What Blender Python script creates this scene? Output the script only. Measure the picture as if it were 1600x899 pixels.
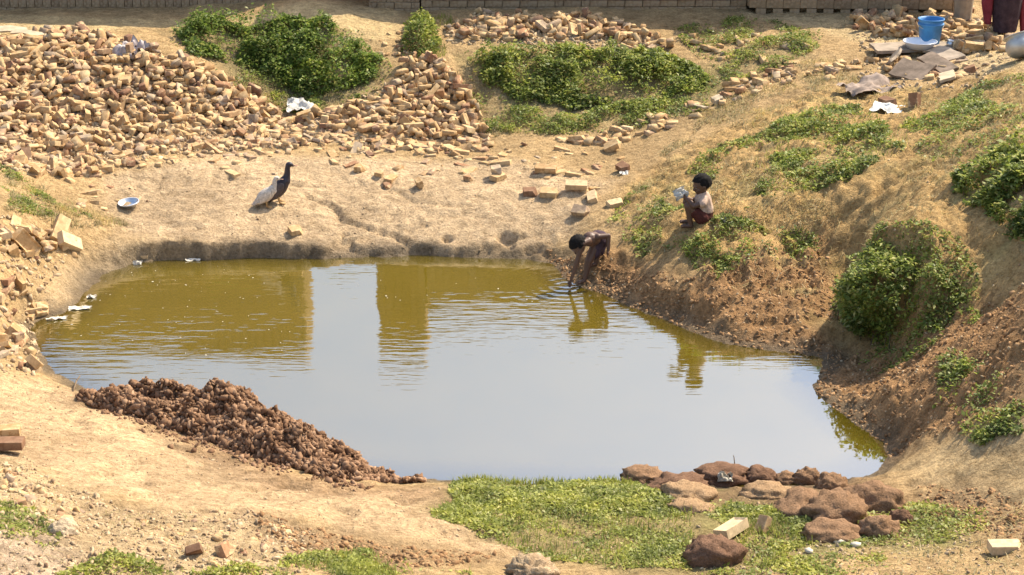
import bpy, bmesh, math, random
import numpy as np
from mathutils import Vector, Matrix, Euler

for o in list(bpy.data.objects): bpy.data.objects.remove(o)
SC = bpy.context.scene
COL = SC.collection
R = math.radians
random.seed(7); RNG = np.random.default_rng(11)

# ------------------------------------------------------------------ camera
CAM_H, PITCH, FPX = 5.5, R(20.5), 2600.0
cd = bpy.data.cameras.new('camera'); cam = bpy.data.objects.new('camera', cd); COL.objects.link(cam)
cd.sensor_width = 36; cd.lens = FPX / 1600 * 36; cd.clip_start = 0.1; cd.clip_end = 3000
cam.location = (0, 0, CAM_H); cam.rotation_euler = (R(90) - PITCH, 0, 0)
SC.camera = cam
# ------------------------------------------------------------------ world, sun, exposure
SUN_EL, SUN_AZ = R(50), R(52)          # azimuth measured clockwise from the view direction (+Y)
W = bpy.data.worlds.new('World'); SC.world = W; W.use_nodes = True
wn = W.node_tree; bg = wn.nodes['Background']
sky = wn.nodes.new('ShaderNodeTexSky'); sky.sky_type = 'NISHITA'; sky.sun_disc = False
sky.sun_elevation = SUN_EL; sky.sun_rotation = SUN_AZ
sky.air_density = 1.25; sky.dust_density = 3.4; sky.ozone_density = 1.6; sky.altitude = 60
wn.links.new(sky.outputs[0], bg.inputs[0]); bg.inputs[1].default_value = 0.15
sd_ = bpy.data.lights.new('sun', 'SUN'); sun = bpy.data.objects.new('sun', sd_); COL.objects.link(sun)
sd_.energy = 4.3; sd_.angle = R(0.55); sd_.color = (1, 0.895, 0.71)
sdir = Vector((math.sin(SUN_AZ) * math.cos(SUN_EL), math.cos(SUN_AZ) * math.cos(SUN_EL), math.sin(SUN_EL)))
sun.rotation_euler = sdir.to_track_quat('Z', 'Y').to_euler(); sun.location = (8, 20, 20)
SC.view_settings.view_transform = 'Standard'; SC.view_settings.look = 'None'
SC.view_settings.exposure = 0.90; SC.view_settings.gamma = 1.0; SC.view_settings.use_curve_mapping = False
SC.cycles.max_bounces = 6; SC.cycles.transparent_max_bounces = 6

# ------------------------------------------------------------------ helpers
def tag(o, label=None, cat=None, group=None, kind=None):
    if label: o['label'] = label
    if cat: o['category'] = cat
    if group: o['group'] = group
    if kind: o['kind'] = kind
    return o
def link(name, me, mat=None, parent=None):
    o = bpy.data.objects.new(name, me); COL.objects.link(o)
    if mat is not None and me is not None and not me.materials: me.materials.append(mat)
    if parent: o.parent = parent
    return o
def empty(name, loc=(0, 0, 0), rz=0):
    o = bpy.data.objects.new(name, None); COL.objects.link(o); o.empty_display_size = .1
    o.location = loc; o.rotation_euler = (0, 0, rz); return o
def mesh_np(name, V, F, smooth=False):
    V = np.asarray(V, np.float32); F = np.asarray(F, np.int32)
    me = bpy.data.meshes.new(name); k = F.shape[1]
    me.vertices.add(len(V)); me.vertices.foreach_set('co', V.ravel())
    me.loops.add(F.size); me.loops.foreach_set('vertex_index', F.ravel())
    me.polygons.add(len(F)); me.polygons.foreach_set('loop_start', np.arange(len(F), dtype=np.int32) * k)
    me.polygons.foreach_set('loop_total', np.full(len(F), k, np.int32))
    if smooth: me.polygons.foreach_set('use_smooth', np.ones(len(F), bool))
    me.update(calc_edges=True); me.validate(); return me
def bm_mesh(name, bm, smooth=False):
    me = bpy.data.meshes.new(name); bm.normal_update(); bm.to_mesh(me); bm.free()
    if smooth:
        for p in me.polygons: p.use_smooth = True
    return me
TAB = np.random.default_rng(3).random((256, 256))
def vn(x, y, s=0):
    x = x + s * 17.31; y = y + s * 9.77
    xi = np.floor(x).astype(int); yi = np.floor(y).astype(int); fx = x - xi; fy = y - yi
    fx = fx * fx * (3 - 2 * fx); fy = fy * fy * (3 - 2 * fy)
    a = TAB[xi & 255, yi & 255]; b = TAB[(xi + 1) & 255, yi & 255]; c = TAB[xi & 255, (yi + 1) & 255]; d = TAB[(xi + 1) & 255, (yi + 1) & 255]
    return (a * (1 - fx) + b * fx) * (1 - fy) + (c * (1 - fx) + d * fx) * fy * 1.0
def fbm(x, y, s=0, o=4, g=.5):
    t = 0; a = 1; n = 0
    for i in range(o):
        t = t + a * (vn(x * 2 ** i, y * 2 ** i, s + i * 3) - .5); n += a; a *= g
    return t / n * 2
def sstep(a, b, x):
    t = np.clip((x - a) / (b - a), 0, 1); return t * t * (3 - 2 * t)
def ray(px, py):
    u = (px - 800) / FPX; v = (py - 449.5) / FPX; c, s = math.cos(PITCH), math.sin(PITCH)
    return np.array([u, c - v * s, -s - v * c])
def at_h(px, py, h):
    d = ray(px, py); t = (h - CAM_H) / d[2]; return np.array([d[0] * t, d[1] * t, h])
def sdpoly(X, Y, P):
    P = np.asarray(P); n = len(P); d2 = np.full(X.shape, 1e9); ins = np.zeros(X.shape, bool)
    for i in range(n):
        ax, ay = P[i][:2]; bx, by = P[(i + 1) % n][:2]
        ex, ey = bx - ax, by - ay; wx, wy = X - ax, Y - ay
        t = np.clip((wx * ex + wy * ey) / (ex * ex + ey * ey + 1e-12), 0, 1)
        d2 = np.minimum(d2, (wx - ex * t) ** 2 + (wy - ey * t) ** 2)
        cr = ((ay > Y) != (by > Y)) & (X < (bx - ax) * (Y - ay) / (by - ay + 1e-12) + ax)
        ins ^= cr
    d = np.sqrt(d2); return np.where(ins, -d, d)
def dline(X, Y, P):
    d2 = np.full(X.shape, 1e9)
    for i in range(len(P) - 1):
        ax, ay = P[i][:2]; bx, by = P[i + 1][:2]
        ex, ey = bx - ax, by - ay; wx, wy = X - ax, Y - ay
        t = np.clip((wx * ex + wy * ey) / (ex * ex + ey * ey + 1e-12), 0, 1)
        d2 = np.minimum(d2, (wx - ex * t) ** 2 + (wy - ey * t) ** 2)
    return np.sqrt(d2)

class Mat:
    def __init__(s, name, rough=.9, spec=.2):
        s.m = bpy.data.materials.new(name); s.m.use_nodes = True; s.t = s.m.node_tree
        s.b = s.t.nodes['Principled BSDF']; s.b.inputs['Roughness'].default_value = rough
        s.b.inputs['Specular IOR Level'].default_value = spec
    def n(s, typ, **k):
        n = s.t.nodes.new('ShaderNode' + typ)
        for a, v in k.items(): setattr(n, a, v)
        return n
    def l(s, a, b): s.t.links.new(a, b)
    def coord(s, kind='Object'): return s.n('TexCoord').outputs[kind]
    def noise(s, scale, detail=4, rough=.6, vec=None, stretch=None):
        v = vec if vec is not None else s.coord()
        if stretch:
            mp = s.n('Mapping'); mp.inputs['Scale'].default_value = stretch; s.l(v, mp.inputs[0]); v = mp.outputs[0]
        n = s.n('TexNoise'); n.inputs['Scale'].default_value = scale; n.inputs['Detail'].default_value = detail
        n.inputs['Roughness'].default_value = rough; s.l(v, n.inputs['Vector']); return n.outputs[0]
    def ramp(s, fac, stops):
        r = s.n('ValToRGB'); e = r.color_ramp.elements
        while len(e) < len(stops): e.new(.5)
        for i, (p, c) in enumerate(stops): e[i].position = p; e[i].color = (*c, 1)
        s.l(fac, r.inputs[0]); return r.outputs[0]
    def mix(s, a, b, f, mode='MIX'):
        m = s.n('Mix', data_type='RGBA', blend_type=mode)
        for sock, v in ((m.inputs[0], f), (m.inputs[6], a), (m.inputs[7], b)):
            if isinstance(v, (int, float)): sock.default_value = v
            elif isinstance(v, tuple): sock.default_value = (*v, 1)
            else: s.l(v, sock)
        return m.outputs[2]
    def math(s, op, a, b=0.0, c=None):
        m = s.n('Math', operation=op)
        for sock, v in zip(m.inputs, (a, b, c)):
            if v is None: continue
            if isinstance(v, (int, float)): sock.default_value = v
            else: s.l(v, sock)
        return m.outputs[0]
    def col(s, c):
        if isinstance(c, tuple): s.b.inputs['Base Color'].default_value = (*c, 1)
        else: s.l(c, s.b.inputs['Base Color'])
        return s
    def bump(s, h, dist=.01, strength=1.0, prev=None):
        b = s.n('Bump'); b.inputs['Distance'].default_value = dist; b.inputs['Strength'].default_value = strength
        s.l(h, b.inputs['Height'])
        if prev is not None: s.l(prev, b.inputs['Normal'])
        s.l(b.outputs[0], s.b.inputs['Normal']); s.l(b.outputs[0], s.b.inputs['Coat Normal']); return b.outputs[0]
    def rnd(s):     # one random number for each piece, whether an object or an island of a joined mesh
        a = s.n('ObjectInfo').outputs['Random']; b = s.n('NewGeometry').outputs['Random Per Island']
        return s.math('FRACT', s.math('ADD', a, b))
def simple(name, c, rough=.7, spec=.3, var=.12, scale=20, metal=0, bump=0):
    m = Mat(name, rough, spec); n = m.noise(scale, 5)
    k0 = tuple(max(0, x * (1 - 2 * var)) for x in c); k1 = tuple(min(1, x * (1 + 2 * var)) for x in c)
    m.col(m.ramp(n, [(.25, k0), (.75, k1)])); m.b.inputs['Metallic'].default_value = metal
    if bump: m.bump(n, bump)
    return m.m

# ------------------------------------------------------------------ terrain: control points (pixel x, pixel y, height above water)
SHORE_PX = [(46, 512), (62, 498), (100, 490), (128, 470), (142, 452), (160, 428), (205, 411), (290, 406), (400, 404), (500, 405), (560, 403),
            (640, 399), (700, 402), (760, 404), (830, 405), (862, 413), (880, 434), (905, 450), (945, 461), (985, 482), (1040, 503), (1090, 522),
            (1130, 538), (1200, 548), (1250, 553), (1285, 560), (1280, 585), (1272, 605), (1300, 640), (1340, 664), (1374, 690), (1386, 714),
            (1350, 742), (1290, 755), (1200, 760), (1000, 758), (850, 755), (720, 752), (600, 748), (500, 728), (400, 700), (300, 668), (200, 632),
            (130, 606), (90, 585), (70, 560), (52, 535)]
SHORE = np.array([at_h(x, y, 0)[:2] for x, y in SHORE_PX])
CTRL = [  # upper ground and walls
 (-150, 10, 1.40), (0, 12, 1.38), (0, 35, 1.42), (200, 40, 1.38), (350, 30, 1.38), (480, 8, 1.52), (560, 15, 1.42), (620, 25, 1.35), (800, 28, 1.36), (1000, 25, 1.34), (1160, 20, 1.36),
 (1350, 30, 1.36), (1500, 45, 1.38), (1590, 55, 1.42), (1750, 50, 1.45), (480, -40, 1.42), (0, -40, 1.38), (900, -40, 1.36), (1500, -40, 1.4),
 # left heap
 (0, 70, 1.36), (100, 60, 1.36), (200, 75, 1.30), (0, 150, 1.06), (150, 150, 1.00), (300, 120, 1.08), (0, 230, .80), (150, 220, .70), (300, 190, .72), (400, 170, .70), (450, 220, .52), (120, 275, .54), (0, 290, .72), (-150, 150, 1.2),
 (-150, 300, 1.0),
 # shrub bank, middle heap, centre
 (300, 60, 1.30), (450, 45, 1.34), (540, 55, 1.30), (450, 100, 1.0), (560, 110, .98), (450, 150, .74), (560, 165, .72), (650, 80, 1.15), (660, 110, 1.02), (700, 160, .72), (620, 200, .58), (700, 225, .48),
 (800, 80, 1.16), (900, 80, 1.16), (1000, 80, 1.14), (800, 140, .84), (900, 150, .80), (1000, 150, .84), (850, 200, .60), (950, 200, .62), (1100, 100, 1.08), (1080, 150, .88), (1000, 215, .62),
 # mud flat
 (100, 320, .48), (200, 315, .36), (200, 355, .24), (330, 280, .44), (430, 320, .32), (430, 362, .20), (560, 270, .42), (560, 350, .20), (650, 300, .36), (650, 360, .18), (750, 280, .42), (760, 350, .22), (850, 270, .46), (850, 350, .24), (860, 385, .10),
 (920, 400, .18), (930, 360, .30), (960, 300, .46),
 # left shore
 (0, 330, .74), (60, 350, .52), (130, 370, .30), (0, 420, .48), (60, 420, .26), (110, 440, .10), (0, 490, .22), (20, 540, .12), (-120, 420, .8), (-120, 560, .5), (160, 395, .14),
 # right slope
 (1000, 420, .22), (1030, 330, .52), (1090, 345, .62), (1080, 450, .26), (1130, 250, .80), (1180, 420, .42), (1200, 320, .75), (1160, 500, .14), (1250, 240, .98), (1300, 190, 1.10), (1200, 160, 1.02), (1330, 300, .92), (1400, 230, 1.16),
 (1300, 90, 1.24), (1440, 75, 1.34), (1450, 130, 1.27), (1500, 160, 1.36), (1590, 110, 1.62), (1590, 200, 1.56), (1480, 250, 1.28), (1590, 300, 1.36), (1500, 330, 1.14), (1590, 380, 1.12), (1700, 200, 1.9), (1700, 400, 1.5),
 (1260, 380, .53), (1270, 450, .30), (1240, 510, .12), (1310, 440, .34), (1330, 500, .22), (1345, 545, .08), (1290, 540, .05), (1350, 385, .84), (1400, 372, .97), (1460, 410, .90), (1430, 470, .66), (1500, 470, .70), (1400, 550, .22), (1530, 400, .98),
 (1400, 620, .26), (1480, 560, .56), (1590, 480, .92), (1590, 600, .78), (1480, 660, .40), (1400, 690, .10), (1590, 700, .60), (1700, 600, 1.0), (1450, 730, .24),
 # foreground
 (1420, 770, .20), (1590, 770, .48), (1300, 800, .24), (1400, 860, .36), (1590, 890, .55), (1200, 890, .36), (1050, 800, .16), (900, 800, .18), (900, 890, .32), (720, 790, .20), (1100, 775, .10), (850, 770, .07), (1000, 775, .08), (1280, 775, .10),
 (600, 800, .28), (560, 770, .14), (700, 890, .42), (450, 790, .38), (450, 890, .58), (300, 740, .34), (200, 680, .26), (120, 630, .14), (200, 780, .54), (200, 890, .80), (0, 620, .30), (60, 600, .14), (0, 700, .56), (0, 800, .84), (0, 890, 1.05),
 (400, 730, .16), (-150, 650, .6), (-150, 890, 1.3), (800, 980, .55), (1590, 980, .7), (0, 980, 1.3), (20, 575, .18)]
CP = np.array([at_h(*c) for c in CTRL])
SH3 = np.array([(*q, 0) for q, (x, y) in zip(SHORE, SHORE_PX) if not (190 < x < 845 and y < 420)])
CP = np.vstack([CP, [at_h(*c) for c in ((205, 378, .19), (300, 379, .16), (400, 382, .135), (480, 389, .10), (560, 394, .06), (640, 392, .055), (740, 397, .045), (830, 400, .04))]])
ALLC = np.vstack([CP, SH3])
def tps_fit(P):
    n = len(P); d = np.hypot(P[:, None, 0] - P[None, :, 0], P[:, None, 1] - P[None, :, 1]); K = np.where(d > 0, d * d * np.log(d + 1e-9), 0) + np.eye(n) * .004
    A = np.zeros((n + 3, n + 3)); A[:n, :n] = K; A[:n, n] = 1; A[:n, n + 1:] = P[:, :2]; A[n:, :n] = A[:n, n:].T
    return np.linalg.solve(A, np.r_[P[:, 2], 0, 0, 0])
TW = tps_fit(ALLC)
def tps(x, y):
    r = TW[-3] + TW[-2] * x + TW[-1] * y
    for (cx, cy, _), w in zip(ALLC, TW):
        d2 = (x - cx) ** 2 + (y - cy) ** 2 + 1e-12; r = r + w * .5 * d2 * np.log(d2)
    return r
X0, X1, Y0, Y1, DG = -8.2, 8.2, 8.0, 23.6, .026
gx = np.arange(X0, X1, DG); gy = np.arange(Y0, Y1, DG)
GX, GY = np.meshgrid(gx, gy, indexing='ij')
cxs = np.arange(X0 - .2, X1 + .4, .1); cys = np.arange(Y0 - .2, Y1 + .4, .1)   # coarse grid for the smooth base
CX, CY = np.meshgrid(cxs, cys, indexing='ij')
CZ = tps(np.clip(CX, -7.6, 7.6), np.clip(CY, 8.4, 22.6))
def bil(Z, x0, y0, d, x, y):
    fx = np.clip((x - x0) / d, 0, Z.shape[0] - 1.001); fy = np.clip((y - y0) / d, 0, Z.shape[1] - 1.001)
    i = fx.astype(int); j = fy.astype(int); u = fx - i; v = fy - j
    return Z[i, j] * (1 - u) * (1 - v) + Z[i + 1, j] * u * (1 - v) + Z[i, j + 1] * (1 - u) * v + Z[i + 1, j + 1] * u * v
def base_h(x, y): return bil(CZ, cxs[0], cys[0], .1, np.asarray(x, float), np.asarray(y, float))
def march(hf, px, py):
    d = ray(px, py); t = np.arange(5, 32, .01) / math.hypot(d[1], d[2])
    z = CAM_H + d[2] * t - hf(d[0] * t, d[1] * t)
    k = np.argmax(z < 0)
    if not (z < 0).any(): return at_h(px, py, 1.36)
    t0 = t[max(k - 1, 0)]; t1 = t[k]; z0 = z[max(k - 1, 0)]; z1 = z[k]; tt = t0 + (t1 - t0) * (z0 / (z0 - z1 + 1e-9))
    return np.array([d[0] * tt, d[1] * tt, CAM_H + d[2] * tt])
def wpoly(pts): return np.array([march(lambda x, y: np.maximum(base_h(x, y), 0), *p)[:2] for p in pts])
ZP = dict(
 mudflat=[(150, 275), (330, 238), (560, 245), (800, 250), (960, 285), (900, 370), (840, 400), (500, 402), (300, 395), (190, 365)],
 redbank=[(850, 392), (920, 395), (1080, 440), (1180, 390), (1290, 360), (1330, 420), (1250, 500), (1345, 555), (1420, 540), (1500, 480), (1600, 440), (1600, 640), (1500, 680), (1400, 712), (1376, 705), (1330, 665), (1270, 610), (1285, 560), (1180, 548), (1050, 510), (960, 472), (880, 440)],
 golden=[(960, 310), (1100, 215), (1300, 140), (1600, 100), (1600, 440), (1500, 480), (1400, 520), (1250, 470), (1120, 430), (1000, 400)],
 path=[(-60, 580), (60, 590), (160, 630), (300, 700), (470, 765), (700, 765), (770, 820), (860, 890), (700, 860), (480, 815), (300, 800), (150, 770), (-60, 700)],
 rsand=[(1400, 735), (1480, 690), (1650, 640), (1650, 800), (1540, 800), (1430, 770)],
 grasssoil=[(690, 745), (850, 740), (1000, 750), (1200, 770), (1400, 800), (1500, 800), (1520, 850), (1350, 880), (1100, 890), (900, 890), (760, 830), (680, 795)],
 rubble=[(-60, 700), (60, 740), (200, 795), (380, 800), (500, 830), (480, 899), (300, 940), (-60, 940)],
 topsand=[(-100, 22), (200, 30), (380, 32), (480, 4), (620, 18), (640, 60), (560, 80), (430, 40), (250, 45), (0, 58), (-100, 60)],
 topsand2=[(1160, 22), (1330, 25), (1480, 60), (1600, 80), (1600, 115), (1480, 110), (1380, 75), (1280, 50)],
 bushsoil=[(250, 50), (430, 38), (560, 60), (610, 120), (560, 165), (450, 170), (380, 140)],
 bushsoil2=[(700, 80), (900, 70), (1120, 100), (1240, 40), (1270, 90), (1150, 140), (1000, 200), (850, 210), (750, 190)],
 reddirt=[(380, 800), (500, 830), (620, 855), (780, 870), (700, 890), (500, 880), (420, 840)],
 lumpsoil=[(980, 752), (1100, 745), (1340, 745), (1430, 775), (1430, 830), (1350, 850), (1250, 830), (1180, 790), (1050, 790)],
 heapsoil=[(-40, 62), (100, 50), (250, 88), (400, 150), (560, 170), (640, 105), (700, 110), (755, 205), (700, 235), (480, 225), (250, 240), (110, 270), (-40, 250)],
 digsoil=[(130, 615), (200, 640), (340, 690), (470, 745), (600, 762), (730, 762), (730, 785), (600, 785), (450, 765), (300, 710), (150, 640)],
 pinksoil=[(-60, 820), (60, 830), (115, 870), (120, 940), (-60, 940)],
 rdirt2=[(1430, 760), (1560, 770), (1640, 800), (1640, 860), (1560, 850), (1450, 810)],
 greyshore=[(40, 470), (130, 410), (200, 375), (330, 385), (330, 410), (160, 430), (100, 492), (45, 505)])
ZW = {k: wpoly(v) for k, v in ZP.items()}
nz1 = fbm(GX * 1.7, GY * 1.7, 5, 4); nz2 = fbm(GX * 9, GY * 9, 9, 3); nz3 = fbm(GX * 4.2, GY * 4.2, 21, 4)
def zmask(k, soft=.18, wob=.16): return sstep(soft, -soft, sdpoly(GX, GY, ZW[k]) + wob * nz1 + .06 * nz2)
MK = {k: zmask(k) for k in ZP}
# shoreline
sdp = sdpoly(GX, GY, SHORE); sdw = sdp + .045 * fbm(GX * 3.1, GY * 3.1, 31, 3) + .024 * nz2
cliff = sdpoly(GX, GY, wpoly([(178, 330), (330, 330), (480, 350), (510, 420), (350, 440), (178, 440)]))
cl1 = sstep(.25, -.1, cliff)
cl2 = sstep(.2, -.1, sdpoly(GX, GY, wpoly([(480, 360), (840, 360), (850, 430), (480, 440)])))
stepH = .018 * (1 + nz2); ramp = .22 - .17 * np.clip(cl1 + cl2, 0, 1)
zb = base_h(GX, GY)
inland = np.maximum(sdw, 0)
zo = zb * sstep(0, 1, sdw / ramp) + stepH * sstep(.0, .055, sdw) * np.exp(-inland / .9) + .02 * np.clip(sdw, 0, .3)
zo = np.maximum(zo, .10 * np.minimum(inland, .25))
zi = -np.minimum(.55, .42 * -np.minimum(sdw, 0)) - .004
rough = .012 + .022 * MK['redbank'] + 0.030 * MK['golden'] - .004 * MK['path'] + .012 * MK['rubble'] + .01 * MK['reddirt'] + .012 * MK['rdirt2']
GZ = np.where(sdw > 0, zo + rough * sstep(0, .3, sdw) * (1.1 * nz3 + .8 * nz2 + .7 * fbm(GX * 20, GY * 20, 41, 2)) + .03 * nz1 * sstep(.1, .8, sdw), zi)
GZ = np.where(sdw > .1, GZ - .030 * sstep(.12, .34, fbm(GX * 2.6, GY * 3.4, 77, 3)) * np.clip(MK['path'] + MK['mudflat'] * .6 + MK['rsand'], 0, 1) * sstep(.1, .4, sdw), GZ)
# earth crumbs on the red bank: real relief
crumb = np.maximum(0, fbm(GX * 13, GY * 13, 51, 2) - .1) * MK['redbank'] * sstep(.02, .2, sdw); GZ += .06 * crumb
for pts, dep, wid in (([(1330, 250), (1240, 330), (1150, 400), (1080, 470)], .035, .05), ([(1420, 270), (1320, 330), (1230, 400), (1180, 480)], .04, .06), ([(1200, 230), (1120, 300), (1040, 370), (985, 430)], .03, .05), ([(1590, 440), (1500, 520), (1430, 620), (1390, 690)], .05, .06), ([(1590, 560), (1500, 620), (1420, 690)], .04, .05), ([(1110, 180), (1020, 260), (960, 340)], .025, .05)):
    dl = dline(GX + .16 * nz1 + .05 * nz2, GY + .16 * nz3, wpoly(pts)); GZ -= dep * np.exp(-(dl / wid) ** 2) * sstep(.1, .3, sdw)
# dry runnels across the mud flat, undercut notches by the water
for pts, dep, wid in (([(480, 308), (500, 318), (522, 322), (533, 345), (560, 352), (600, 366), (645, 388)], .05, .028), ([(330, 276), (420, 286), (500, 292)], .018, .03),
                      ([(585, 280), (612, 297), (650, 316), (700, 323), (745, 322)], .03, .03), ([(640, 360), (690, 352), (740, 330)], .015, .025)):
    dl = dline(GX + .03 * nz2, GY + .05 * nz2, wpoly(pts)); GZ -= dep * np.exp(-(dl / wid) ** 2) * (sdw > .02)
band = sstep(.015, .05, sdw) * sstep(.30, .18, sdw + .1 * nz2)
GZ -= .07 * sstep(.10, .26, fbm(GX * 3.6, GY * 6, 23, 3)) * cl2 * band
# knoll and shaded hollow on the right bank
kn = sdpoly(GX, GY, wpoly([(1332, 368), (1400, 345), (1475, 372), (1500, 430), (1470, 480), (1425, 500), (1392, 462), (1352, 415)])) + .05 * nz1
GZ += (.05 + .03 * nz3) * sstep(.15, -.15, kn)
ho = sdpoly(GX, GY, wpoly([(1335, 374), (1354, 400), (1376, 440), (1400, 490), (1412, 538), (1350, 556), (1275, 546), (1258, 512), (1300, 430)])) + .05 * nz1
hf_ = .05 + .24 * np.clip(sdw, 0, 2) + .02 * nz2; hm = sstep(.14, -.14, ho) * (sdw > 0)
GZ = GZ * (1 - hm) + np.minimum(GZ, hf_) * hm
GZ = np.where((sdw > 0) & (GZ < .006), .006, GZ)
def hgt(x, y): return bil(GZ, gx[0], gy[0], DG, np.asarray(x, float), np.asarray(y, float))
def hwat(x, y): return np.maximum(hgt(x, y), 0)
def G(px, py): return march(hwat, px, py)
def nrm(x, y, e=.08):
    n = Vector((float(hgt(x - e, y) - hgt(x + e, y)), float(hgt(x, y - e) - hgt(x, y + e)), 2 * e)); return n.normalized()
def pxm(P):           # picture pixels (of the 1600 wide photograph) for one metre at P
    return FPX / (P[1] * math.cos(PITCH) + (CAM_H - P[2]) * math.sin(PITCH))
# colour of the earth, with some shade painted into the far bank cut
C = np.empty(GX.shape + (3,)); C[:] = (.41, .28, .14)
def lay(k, c, f=1.0):
    m = (MK[k] * f)[..., None]; C[:] = C * (1 - m) + np.array(c) * m
lay('mudflat', (.475, .345, .21)); lay('golden', (.43, .28, .12)); lay('redbank', (.33, .19, .088)); lay('path', (.50, .35, .20)); lay('rsand', (.46, .33, .175))
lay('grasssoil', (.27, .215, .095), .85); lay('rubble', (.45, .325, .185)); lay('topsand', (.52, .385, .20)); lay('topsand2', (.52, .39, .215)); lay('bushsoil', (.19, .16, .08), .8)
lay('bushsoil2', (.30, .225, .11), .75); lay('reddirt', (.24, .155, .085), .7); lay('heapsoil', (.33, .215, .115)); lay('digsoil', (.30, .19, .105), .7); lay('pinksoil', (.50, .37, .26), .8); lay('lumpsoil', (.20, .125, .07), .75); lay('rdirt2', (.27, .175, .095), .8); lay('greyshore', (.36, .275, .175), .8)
C *= (1 + .22 * nz1 + .16 * nz3 + .12 * nz2)[..., None]
straw = sstep(.15, .5, fbm(GX * 2.3, GY * 5.5, 71, 4)) * MK['golden']; C = C * (1 - .55 * straw[..., None]) + np.array((.50, .37, .17)) * .55 * straw[..., None]
gr = sstep(.05, .45, fbm(GX * 3, GY * 3, 81, 4)) * np.clip(MK['grasssoil'] + .5 * MK['golden'] + .6 * MK['bushsoil2'], 0, 1); C = C * (1 - .5 * gr[..., None]) + np.array((.19, .19, .06)) * .5 * gr[..., None]
wet = sstep(.22, .03, sdw + .10 * nz3 + .06 * np.clip(cl1 + cl2, 0, 1)) ; wet_shade_c = (np.array((.115, .086, .054)) * (1 - .45 * cl1[..., None]))  # damp mud along the shore; on the bank cut its shade darkens the colour too
C = C * (1 - .8 * wet[..., None]) + wet_shade_c * .8 * wet[..., None]
C = np.clip(C, .02, .8)
# one sheet to the horizon: the fine grid plus widening rows and columns
ext = np.array([.3, .8, 1.8, 4, 9, 20, 45, 100, 250, 600, 1400])
ax = np.r_[gx[0] - ext[::-1], gx, gx[-1] + ext]; ay = np.r_[gy[0] - ext[::-1], gy, gy[-1] + ext]
ne = len(ext); ix = np.clip(np.arange(len(ax)) - ne, 0, len(gx) - 1); iy = np.clip(np.arange(len(ay)) - ne, 0, len(gy) - 1)
AX, AY = np.meshgrid(ax, ay, indexing='ij'); AZ = GZ[np.ix_(ix, iy)].copy(); AC = C[ix][:, iy]
out = np.maximum(np.maximum(gx[0] - AX, AX - gx[-1]), np.maximum(gy[0] - AY, AY - gy[-1])); fl = sstep(0, 12, out); AZ = AZ * (1 - fl) + 1.3 * fl
nx, ny = AX.shape; idx = np.arange(nx * ny).reshape(nx, ny)
F = np.stack([idx[:-1, :-1], idx[1:, :-1], idx[1:, 1:], idx[:-1, 1:]], -1).reshape(-1, 4)
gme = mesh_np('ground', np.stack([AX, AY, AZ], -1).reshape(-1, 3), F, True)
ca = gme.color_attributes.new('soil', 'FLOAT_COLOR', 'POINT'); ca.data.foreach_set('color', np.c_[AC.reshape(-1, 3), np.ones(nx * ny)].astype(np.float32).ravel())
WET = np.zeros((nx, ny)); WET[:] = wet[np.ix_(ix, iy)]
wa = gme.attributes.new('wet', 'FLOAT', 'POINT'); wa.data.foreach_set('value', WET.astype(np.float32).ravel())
m = Mat('earth', .95, .15)
at = m.n('Attribute', attribute_name='soil').outputs[0]; wt = m.n('Attribute', attribute_name='wet').outputs['Fac']
n1 = m.noise(38, 6, .7); n2 = m.noise(130, 3, .6); n3 = m.noise(7, 5, .6, stretch=(1, 2.2, 1))
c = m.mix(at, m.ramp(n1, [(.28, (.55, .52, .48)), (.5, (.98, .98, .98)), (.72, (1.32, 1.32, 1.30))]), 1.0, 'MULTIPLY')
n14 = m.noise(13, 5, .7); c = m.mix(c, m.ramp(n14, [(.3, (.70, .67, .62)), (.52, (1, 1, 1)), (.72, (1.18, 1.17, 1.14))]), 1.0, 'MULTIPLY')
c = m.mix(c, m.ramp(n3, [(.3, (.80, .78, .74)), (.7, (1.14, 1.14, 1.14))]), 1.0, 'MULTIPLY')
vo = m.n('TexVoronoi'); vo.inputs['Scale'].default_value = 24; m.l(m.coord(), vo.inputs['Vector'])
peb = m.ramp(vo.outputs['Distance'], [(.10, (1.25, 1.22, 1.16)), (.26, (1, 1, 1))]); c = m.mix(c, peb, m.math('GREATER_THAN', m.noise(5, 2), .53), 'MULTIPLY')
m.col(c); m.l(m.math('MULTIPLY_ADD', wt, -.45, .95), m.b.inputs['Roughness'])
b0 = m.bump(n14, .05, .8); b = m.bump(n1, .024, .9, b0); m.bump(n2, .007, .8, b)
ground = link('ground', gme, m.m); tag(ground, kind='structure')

# ------------------------------------------------------------------ water
wx = np.arange(SHORE[:, 0].min() - .4, SHORE[:, 0].max() + .4, .05); wy = np.arange(SHORE[:, 1].min() - .4, SHORE[:, 1].max() + .4, .05)
WX, WY = np.meshgrid(wx, wy, indexing='ij'); dep = np.clip(-hgt(WX, WY), 0, 1)
idx = np.arange(WX.size).reshape(WX.shape); F = np.stack([idx[:-1, :-1], idx[1:, :-1], idx[1:, 1:], idx[:-1, 1:]], -1).reshape(-1, 4)
wme = mesh_np('pond_water', np.stack([WX, WY, 0 * WX], -1).reshape(-1, 3), F, True)
a_ = wme.attributes.new('depth', 'FLOAT', 'POINT'); a_.data.foreach_set('value', dep.astype(np.float32).ravel())
KID = at_h(884, 447, 0)
m = Mat('pond_water', .03, .5)
dp = m.n('Attribute', attribute_name='depth').outputs['Fac']
turb = m.ramp(m.noise(1.1, 3), [(.3, (.124, .090, .009)), (.7, (.146, .104, .011))])
df = m.n('BsdfDiffuse'); m.l(turb, df.inputs[0]); gl = m.n('BsdfGlossy'); gl.inputs['Roughness'].default_value = .025
pos = m.coord()
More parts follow.
